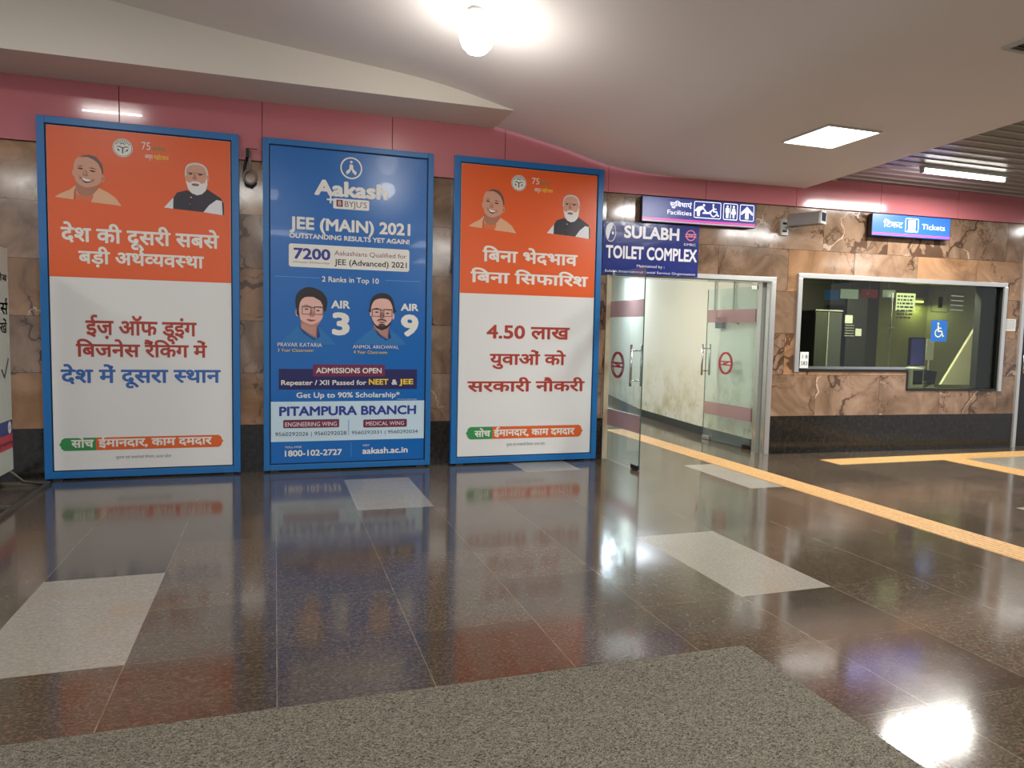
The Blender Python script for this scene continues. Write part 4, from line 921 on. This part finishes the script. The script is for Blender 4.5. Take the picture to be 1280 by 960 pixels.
cx_, cz_ = rp(763.5, 290, .04); b = MB(); b.ring(cx_, cz_, .062, .105, .006, y, n=30); b.flat(curve([(cx_-.055, cz_), (cx_-.03, cz_+.09), (cx_+.03, cz_+.1), (cx_, cz_+.02), (cx_-.03, cz_-.08)]), y); b.disc(cx_+.025, cz_-.01, .012, .016, y, 10)
t.part('oval_crest', b, M_BANW, fix=False)
cx_, cz_ = rp(863.5, 294.5, .04); b = MB(); b.ring(cx_, cz_, .062, .062, .012, y, n=30); b.line((cx_-.07, cz_+.012), (cx_+.07, cz_+.012), .012, y-.0003); b.line((cx_-.07, cz_-.014), (cx_+.07, cz_-.014), .012, y-.0003); b.line((cx_-.03, cz_+.01), (cx_+.0, cz_-.012), .01, y-.0005); b.line((cx_, cz_-.012), (cx_+.03, cz_+.01), .01, y-.0005)
t.part('transit_emblem', b, mat('banner_emblem_pink', (206, 120, 140), .3), fix=False)
# ticket sign
q = [rp(1091, 265, SD), rp(1189, 272.5, SD), rp(1187, 300, SD), rp(1090, 294, SD)]
X0, X1, Z0, Z1 = (q[0][0]+q[3][0])/2, (q[1][0]+q[2][0])/2, (q[2][1]+q[3][1])/2, (q[0][1]+q[1][1])/2-.01
t = Thing('overhead_sign', 'bright blue lit tickets sign above the ticket window', 'sign', RW, ((X0+X1)/2, -.05, Z0))
t.part('casing', MB().box(X0, X1, -SD+.004, -.03, Z0, Z1, .004), M_SIGNBOX); y = -SD+.0035; hh = Z1-Z0; wd = X1-X0
t.part('bracket', MB().box(X0+.15, X1-.15, -.031, 0, Z1-.08, Z1-.03), M_SIGNBOX)
t.part('face', MB().flat([(X0+.004, Z0+.004), (X1-.004, Z0+.004), (X1-.004, Z1-.004), (X0+.004, Z1-.004)], y), M_SIGNB2, fix=False)
t.part('pink_line', MB().flat([(X0+.004, Z0+hh*.06), (X1-.004, Z0+hh*.06), (X1-.004, Z0+hh*.14), (X0+.004, Z0+hh*.14)], y-.0006), M_SIGNP, fix=False)
yy = y-.0008
txt_box(t, 'टिकट', Xf(.14), Xf(.385), Zm(.42), Zm(.66), M_SIGNW, .012, yy); txt_box(t, 'Tickets', Xf(.63), Xf(.93), Zm(.42), Zm(.66), M_SIGNW, .012, yy)
b = MB(); outline(b, Xf(.415), Xf(.585), Zm(.25), Zm(.88), .008, yy); b.flat([(Xf(.455), Zm(.42)), (Xf(.545), Zm(.42)), (Xf(.545), Zm(.8)), (Xf(.455), Zm(.8))], yy); b.flat([(Xf(.45), Zm(.31)), (Xf(.55), Zm(.31)), (Xf(.55), Zm(.37)), (Xf(.45), Zm(.37))], yy)
t.part('ticket_pictogram', b, M_SIGNW, fix=False)

# ------------------------------------------------------------------ security camera
cx_, cz_ = rp(981, 285); t = Thing('security_camera', 'grey box security camera on a wall bracket above the ticket window', 'camera', RW, (cx_, 0, cz_))
t.part('wall_plate', MB().box(cx_-.07, cx_+.03, -.03, 0, cz_-.09, cz_+.09, .006), M_PLAST)
b = MB(); b.box(cx_-.05, cx_+.01, -.034, -.03, cz_+.035, cz_+.06); b.box(cx_-.05, cx_+.01, -.034, -.03, cz_-.055, cz_-.03); t.part('plate_slots', b, M_RUBBER)
t.part('arm', MB().tube([(cx_, -.02, cz_), (cx_+.03, -.12, cz_-.02), (cx_+.10, -.17, cz_+.0), (cx_+.12, -.18, cz_+.07)], .017, 10), M_PLAST)
hx, hy, hz = cx_+.04, -.19, cz_+.06
def turn(b, a=-1.05):
    b.v = [(hx+(x-hx)*math.cos(a)-(y-hy)*math.sin(a), hy+(x-hx)*math.sin(a)+(y-hy)*math.cos(a), z) for x, y, z in b.v]; return b
def hous(b, x0, x1, w_, z0, z1):
    pr_ = [(-w_, z0), (w_, z0), (w_, z0+(z1-z0)*.55), (w_*.72, z1), (-w_*.72, z1), (-w_, z0+(z1-z0)*.55)]
    b.prism_x([(hy+a, z) for a, z in pr_], x0, x1); return turn(b)
t.part('housing', hous(MB(), hx-.10, hx+.27, .07, hz-.06, hz+.08), mat('camera_grey', (124, 116, 112), .6)); t.part('front_bezel', hous(MB(), hx+.27, hx+.295, .078, hz-.06, hz+.088), M_PLAST)
t.part('lens_window', turn(MB().box(hx+.295, hx+.298, hy-.055, hy+.055, hz-.03, hz+.065)), mat('lens_glass_dark', (48, 54, 62), .1))

# ------------------------------------------------------------------ ticket window
win = Thing('window_1', None, None, RW, ((W0+W1)/2, 0, WB2), kind='structure')
b = MB(); fw = .055
b.box(W0-.01, W1+.03, -.025, .0, WT-.01, WT+.045, .004); b.box(W0-.01, W0+fw-.005, -.025, .0, WB1-.02, WT-.01, .004); b.box(W1-.02, W1+.04, -.025, 0, WB2-.02, WT-.01, .004)
win.part('window_frame', b, M_STEEL2)
b = MB(); b.box(W0+.02, WN, -.01, .12, WB1-.012, WB1+.02); b.box(WN-.012, WN+.014, -.01, .12, WB2, WB1); b.box(WN, W1, -.01, .12, WB2-.012, WB2+.014); b.box(W1-.012, W1+.002, -.002, .12, WB2, WT); win.part('window_channel', b, mat('black_channel', (26, 30, 28), .3))
win.part('pane', MB().prism([(W0+.02, WB1), (WN, WB1), (WN, WB2), (W1, WB2), (W1, WT), (W0+.02, WT)], .045, .051), M_GTICK)
win.part('window_mullion', MB().box(W0+.02, WN, .03, .06, WB1+.02, WB1+.05), M_STEEL)
# the booth room behind the glass
BX0, BX1, BY = 2.47, 7.1, 2.6
struct('wall_booth_back', MB().box(BX0, BX1, BY, BY+.1, 0, 2.7), M_BOOTH, RW)
M_BOOTHR = mat('booth_side_paint', (128, 126, 104), .6)
struct('trim_5', MB().box(5.35, 5.64, .065, .16, WB2+.02, WT), M_BOOTHD, RW)
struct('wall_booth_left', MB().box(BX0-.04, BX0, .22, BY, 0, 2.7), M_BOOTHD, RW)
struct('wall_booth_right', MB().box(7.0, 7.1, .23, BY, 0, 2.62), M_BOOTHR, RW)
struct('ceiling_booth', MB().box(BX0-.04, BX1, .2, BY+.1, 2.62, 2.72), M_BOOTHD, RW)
single('ticket_counter', MB().box(BX0+.03, WN, .24, .85, WB1-.06, WB1-.02, .006).box(BX0+.15, BX0+.2, .3, .8, 0, WB1-.05).box(WN-.06, WN-.02, .3, .8, 0, WB1-.05), M_BOOTHG, 'grey raised counter along the left part of the ticket window', 'counter', RW, (3.3, .5, 0))
single('ticket_counter', MB().box(WN+.01, 5.25, .24, .85, WB2-.06, WB2-.02, .006).box(5.15, 5.2, .3, .8, 0, WB2-.05).box(WN+.02, WN+.06, .3, .8, 0, WB2-.05), M_BOOTHG, 'lower grey counter at the ticket window opening, under the screen', 'counter', RW, (4.7, .5, 0))
PX1 = RW.px(1096, 430, -2.2)[0]
struct('wall_booth_partition', MB().box(BX0, PX1, 2.2, 2.25, 0, 2.62), M_BOOTHD, RW)  # added dark panel that keeps the left half of the booth dark
bl = Thing('ceiling_panel_light', 'greenish lamp glowing on the ticket booth ceiling', 'ceiling light', RW, (4.6, .5, 2.6))
bl.part('diffuser', MB().box(4.45, 4.75, .4, .6, 2.57, 2.60, .004), M_LAMPY); bl.part('lamp_frame', MB().box(4.42, 4.78, .37, .63, 2.60, 2.62), M_PLAST)
area('booth_light', (0, 0, -.06), .3, .2, P_BOOTH*1.9, (1., .99, .80), parent=bl.e)  # added lamp, out of sight, that brightens the booth interior
# wall lamp with the glow seen behind the glass
gx, gz = RW.px(1146, 376, -BY+.05)
wl = Thing('booth_wall_lamp', 'small yellow-green lamp on the booth back wall right of the pole', 'lamp', RW, (gx, BY-.03, gz))
wl.part('lamp_body', MB().box(gx-.14, gx+.14, BY-.05, BY, gz-.0, gz+.05, .006), M_PLAST); wl.part('bulb', MB().tube([(gx-.12, BY-.06, gz-.015), (gx+.12, BY-.06, gz-.015)], .018, 10), M_LAMPY)
area('lamp_light', (0, -.12, -.06), .24, .10, 6, (.86, 1., .45), parent=wl.e)
# pole with clamp standing on the counter
gx, _ = RW.px(1113, 410, -.3); z0_, z1_ = RW.px(1113, 450, -.3)[1], RW.px(1113, 366, -.3)[1]
t = Thing('support_pole', 'thin pale metal pole with a cross clamp behind the ticket glass', 'pole', RW, (gx, .3, WB1-.02))
t.part('pole', MB().tube([(gx, .3, WB1-.02), (gx+.0, .3, z1_)], .011, 10), M_PLAST); t.part('clamp', MB().box(gx-.06, gx+.06, .285, .315, RW.px(1113, 410, -.3)[1]-.012, RW.px(1113, 410, -.3)[1]+.012, .004), M_PLAST)
# pale partition board leaning on the right
q = [RW.px(u, v, -.9) for u, v in ((1176, 484), (1226, 397), (1222, 486))]
single('partition_board', MB().prism([(q[0][0], WB2), (q[1][0]+.02, q[1][1]), (q[1][0]+.02, WB2)], .9, .94), M_BOOTHW, 'pale triangular partition board at the right inside the booth', 'board', RW, (q[0][0], .9, 0))
# computer set
mx, mz = RW.px(1146, 425, -.45)
t = Thing('computer_monitor', 'tall violet screen with a white base edge standing on the booth counter', 'monitor', RW, (mx, .45, WB2-.02))
X0, Z0 = RW.px(1138, 456, -.45); X1, Z1 = RW.px(1156, 424, -.45)
t.part('casing', MB().box(X0-.02, X1+.02, .455, .49, Z0-.02, Z1+.02, .006), M_CABIN); t.part('screen', MB().box(X0, X1, .45, .456, Z0, Z1), M_SCREEN); t.part('base_strip', MB().box(X0-.02, X1+.02, .43, .49, Z0-.05, Z0-.02, .004), M_PAPER)
t.part('stand', MB().box((X0+X1)/2-.03, (X0+X1)/2+.03, .46, .49, WB2-.02, Z0-.03), M_CABIN)
X0, Z0 = RW.px(1157, 450, -.5); X1, Z1 = RW.px(1168, 424, -.5)
single('notice_sheet', MB().box(X0, X1, .5, .504, Z0, Z1).box((X0+X1)/2-.01, (X0+X1)/2+.01, .504, .512, WB2-.02, Z1-.02).box((X0+X1)/2-.05, (X0+X1)/2+.05, .47, .54, WB2-.02, WB2-.012), M_PAPER, 'plain white sheet beside the violet screen in the booth', 'paper', RW, (X0, .5, Z0))
X0, Z0 = RW.px(1136, 481, -.3); X1, Z1 = RW.px(1153, 460, -.3)
t = Thing('ticket_machine', 'white and black ticket machine at the counter opening, below the violet screen', 'ticket machine', RW, ((X0+X1)/2, .35, WB2-.02))
t.part('body', MB().box(X0, X1, .27, .42, WB2-.02, Z1, .008), M_PAPER); t.part('dark_display', MB().box(X0+.03, X1-.02, .262, .272, WB2+.05, Z1-.03, .004), M_CABIN)
X2, Z2 = RW.px(1156, 458, -.3); X3, _ = RW.px(1171, 470, -.3)
t = Thing('card_printer', 'dark angular printer on a pale mount right of the ticket machine', 'printer', RW, ((X2+X3)/2, .35, WB2-.02))
t.part('body', MB().prism([(X2, WB2+.1), (X3-.03, WB2+.05), (X3, WB2+.22), (X2+.04, WB2+.24)], .3, .42), M_CABIN); t.part('mount', MB().prism([(X2+.02, WB2-.02), (X3-.02, WB2-.02), (X3+.01, WB2+.2), (X3-.03, WB2+.06)], .32, .42), M_PAPER)
# left half of the booth: cabinets, notices added in place of glass reflections
def bp_(u, v, d): return RW.px(u, v, -d)
X0, Z0 = bp_(1016, 455, 1.6); X1, Z1 = bp_(1036, 388, 1.6); X2, Z2 = bp_(1054, 386, 1.6)
t = Thing('steel_cupboard', 'grey double steel cupboard in the left half of the booth', 'cupboard', RW, ((X0+X2)/2, 1.8, 0))
M_CUPB = mat('cupboard_dark_grey', (66, 70, 68), .5)
t.part('body', MB().box(X0, X2, 1.62, 2.0, 0, Z1, .006), M_CUPB)
for a_, c_ in ((X0, X1), (X1, X2)): t.part('door', MB().box(a_+.008, c_-.008, 1.6, 1.62, .1, Z1-.03, .005), M_CUPB)
t.part('edge_strip', MB().box(X1-.008, X1+.008, 1.592, 1.6, .1, Z1-.02), M_PLAST); t.part('top_strip', MB().box(X0, X2, 1.595, 1.62, Z1-.01, Z1+.01), M_PLAST)
for k, (u0, u1, v0, v1) in enumerate(((1056, 1066, 394, 404), (1069, 1077, 411, 420))):
    X0, Z0 = bp_(u0, v1, 1.7); X1, Z1 = bp_(u1, v0, 1.7)
    single('notice_sheet', MB().box(X0, X1, 1.7, 1.705, Z0, Z1), M_PAPER, ['small white notice beside the steel cupboard in the booth', 'lower small pale notice right of the cupboard in the booth'][k], 'paper', RW, (X0, 1.7, Z0))
X0, Z0 = bp_(1055, 421, 1.7); X1, Z1 = bp_(1067, 405, 1.7)
t = Thing('wall_rack', 'small striped wall rack under the white notice in the booth', 'rack', RW, (X0, 1.72, Z0))
t.part('back_plate', MB().box(X0, X1, 1.70, 1.74, Z0, Z1), M_BOOTHD)
for k in range(5): t.part('slat', MB().box(X0, X1, 1.685, 1.70, Z0+(Z1-Z0)*(k+.3)/5, Z0+(Z1-Z0)*(k+.55)/5), M_PLAST)
single('booth_screen_panel', MB().box(bp_(1054, 430, 1.75)[0], bp_(1079, 430, 1.75)[0], 1.706, 1.76, 0, 2.1), M_BOOTHD, 'dark panel behind the notices in the booth', 'panel', RW, (bp_(1054, 430, 1.75)[0], 1.76, 0))
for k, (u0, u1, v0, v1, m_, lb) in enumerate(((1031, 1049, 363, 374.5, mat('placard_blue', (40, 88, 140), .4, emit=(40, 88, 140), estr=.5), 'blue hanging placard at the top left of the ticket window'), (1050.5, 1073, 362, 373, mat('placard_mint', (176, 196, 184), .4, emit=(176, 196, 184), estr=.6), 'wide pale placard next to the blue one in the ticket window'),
        (1076, 1097, 362.5, 372, mat('placard_red', (128, 46, 56), .4, emit=(128, 46, 56), estr=.5), 'dark red hanging placard with a small white mark in the ticket window'), (1103, 1119, 363, 371.5, mat('placard_pale', (160, 180, 172), .4, emit=(160, 180, 172), estr=.5), 'small pale placard left of the pole in the ticket window'))):  # added placards; their glow imitates lit signs reflected in the glass
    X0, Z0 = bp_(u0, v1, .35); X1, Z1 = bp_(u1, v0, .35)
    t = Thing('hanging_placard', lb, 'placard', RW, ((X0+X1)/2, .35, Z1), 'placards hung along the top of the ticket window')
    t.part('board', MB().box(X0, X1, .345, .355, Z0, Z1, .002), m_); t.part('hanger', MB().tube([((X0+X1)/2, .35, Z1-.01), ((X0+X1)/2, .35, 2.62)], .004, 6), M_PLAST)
    if k == 2: t.part('white_mark', MB().disc((X0+X1)/2-.03, (Z0+Z1)/2, .018, .014, .344, 12), M_PAPER)
# stickers on the glass
def stick(u0, u1, v0, v1, yy=.0445): X0, Z0 = RW.px(u0, v1, -yy); X1, Z1 = RW.px(u1, v0, -yy); return X0, X1, Z0, Z1
X0, X1, Z0, Z1 = stick(1163, 1184.5, 401, 426.5)
t = Thing('wheelchair_sticker', 'blue wheelchair sticker on the right of the ticket window glass', 'sticker', RW, ((X0+X1)/2, .044, Z0))
t.part('blue_sheet', MB().box(X0, X1, .0435, .0448, Z0, Z1), mat('sticker_blue', (28, 92, 170), .3, emit=(28, 92, 170), estr=.1)); b = MB(); wheelchair(b, (X0+X1)/2, Z0+.05, (Z1-Z0)*.72, .0428); t.part('wheelchair_pictogram', b, mat('sticker_cream', (198, 206, 170), .4), fix=False)
X0, X1, Z0, Z1 = stick(1163.5, 1205, 367.5, 390)
t = Thing('counter_number_sticker', 'black outlined counter number one on the ticket window glass', 'sticker', RW, ((X0+X1)/2, .044, Z0))
b = MB(); outline(b, X0, X0+(X1-X0)*.53, Z0, Z1, .008, .0442); t.part('outline', b, M_IBLACK, fix=False); txt_box(t, '1', X0+.11, X0+.18, Z0+.06, Z1-.05, M_IBLACK, .02, .0442, 'number')
b = MB()
for k in range(4): b.line((X0+(X1-X0)*.6, Z0+.04+k*.06), (X1, Z0+.035+k*.06), .012, .0442)
t.part('printed_lines', b, mat('etched_grey', (110, 116, 110), .4), fix=False)
X0, X1, Z0, Z1 = stick(1121, 1143, 367, 388)
t = Thing('notice_sticker', 'green tinted text notice on the glass beside the pole', 'sticker', RW, ((X0+X1)/2, .044, Z0))
b = MB(); 
for k in range(7):
    x = X0; 
    while x < X1-.03:
        w_ = random.uniform(.02, .07); b.flat([(x, Z1-.05-k*.045), (min(x+w_, X1), Z1-.05-k*.045), (min(x+w_, X1), Z1-.028-k*.045), (x, Z1-.028-k*.045)], .0442); x += w_+.015
t.part('printed_lines', b, M_IBLACK, fix=False); t.part('clear_sheet', MB().box(X0-.02, X1+.02, .0446, .0449, Z0, Z1), mat('pale_green_sheet', (150, 168, 112), .4))
X0, X1, Z0, Z1 = stick(999.5, 1011, 440, 460, -.027)
t = Thing('number_label', 'small white label at the lower left corner of the ticket window', 'label', RW, ((X0+X1)/2, -.027, Z0))
t.part('sheet', MB().box(X0, X1, -.0275, -.0262, Z0, Z1), M_PAPER); txt_box(t, '1 8', X0+.03, X1-.015, Z0+(Z1-Z0)*.6, Z0+(Z1-Z0)*.82, M_IBLACK, .02, -.028, 'printed_text'); txt_box(t, '583', X0+.015, X1-.015, Z0+(Z1-Z0)*.18, Z0+(Z1-Z0)*.42, M_IBLACK, .02, -.028, 'printed_text')
X0, X1, Z0, Z1 = stick(1254, 1270, 399, 413.5, -.002)
t = Thing('paper_notice', 'small white paper notice on the marble right of the ticket window', 'paper', RW, ((X0+X1)/2, 0, Z0))
t.part('sheet', MB().box(X0, X1, -.003, -.0, Z0, Z1), M_PAPER); b = MB()
for k in range(7): b.line((X0+.015, Z1-.02-k*.018), (X1-.02, Z1-.02-k*.018), .004, -.0036)
t.part('printed_lines', b, M_GREYINK, fix=False)

# ------------------------------------------------------------------ door at the far right edge
d2 = Thing('door_2', None, None, RW, (6.5, 0, 0), kind='structure')
b = MB(); b.box(5.93, 5.985, -.03, .2, 0, 2.9, .004); b.box(7.1, 7.155, -.03, .2, 0, 2.9, .004); b.box(5.985, 7.1, -.03, .2, 2.85, 2.9, .004)
d2.part('door_frame', b, M_STEEL2); d2.part('upper_panel', MB().box(5.985, 7.1, .04, .08, 1.62, 2.85), mat('cream_panel', (206, 202, 192), .4)); d2.part('lower_panel', MB().box(5.985, 7.1, .03, .08, 0.01, 1.62), M_CABIN)
d2.part('door_handle', MB().tube([(6.06, .0, 1.0), (6.06, .0, 1.3)], .012, 8).tube([(6.06, .035, 1.03), (6.06, 0, 1.03)], .01, 6).tube([(6.06, .035, 1.27), (6.06, 0, 1.27)], .01, 6), M_STEEL)

# ------------------------------------------------------------------ tactile paving
def tact(name, label, x0, x1, y0, y1, along, dots=False):
    b = MB(); b.box(x0, x1, y0, y1, 0, .003)
    if dots:
        pass
    else:
        n = 6
        for k in range(n):
            if along == 'y': c_ = x0+(x1-x0)*(k+.5)/n; b.box(c_-.013, c_+.013, y0, y1, .003, .006)
            else: c_ = y0+(y1-y0)*(k+.5)/n; b.box(x0, x1, c_-.013, c_+.013, .003, .006)
    return single(name, b, M_TAC, label, 'tactile strip', WD, ((x0+x1)/2, (y0+y1)/2, 0))
tact('tactile_strip', 'long yellow ribbed tactile strip running in through the glass doors', 4.607, 4.915, .6, 9.6, 'y')
b = MB(); ty0, ty1 = 6.47, 6.79
o = tact('tactile_strip', 'yellow tactile strip running along the foot of the ticket wall', 6.04, 15.0, ty0, ty1, 'x')
tact('tactile_strip', 'short yellow tactile strip branching towards the viewer at the right edge', 7.56, 7.90, 2.0, 6.468, 'y')
# ------------------------------------------------------------------ loop mat
b = MB(); b.box(-5.5, 2.035, -1.2, 2.705, 0.0005, .013, .004)
o = single('floor_mat', b, M_RUG, 'large grey-beige looped floor mat in the foreground', 'floor mat', WD, (-1.7, .7, 0))
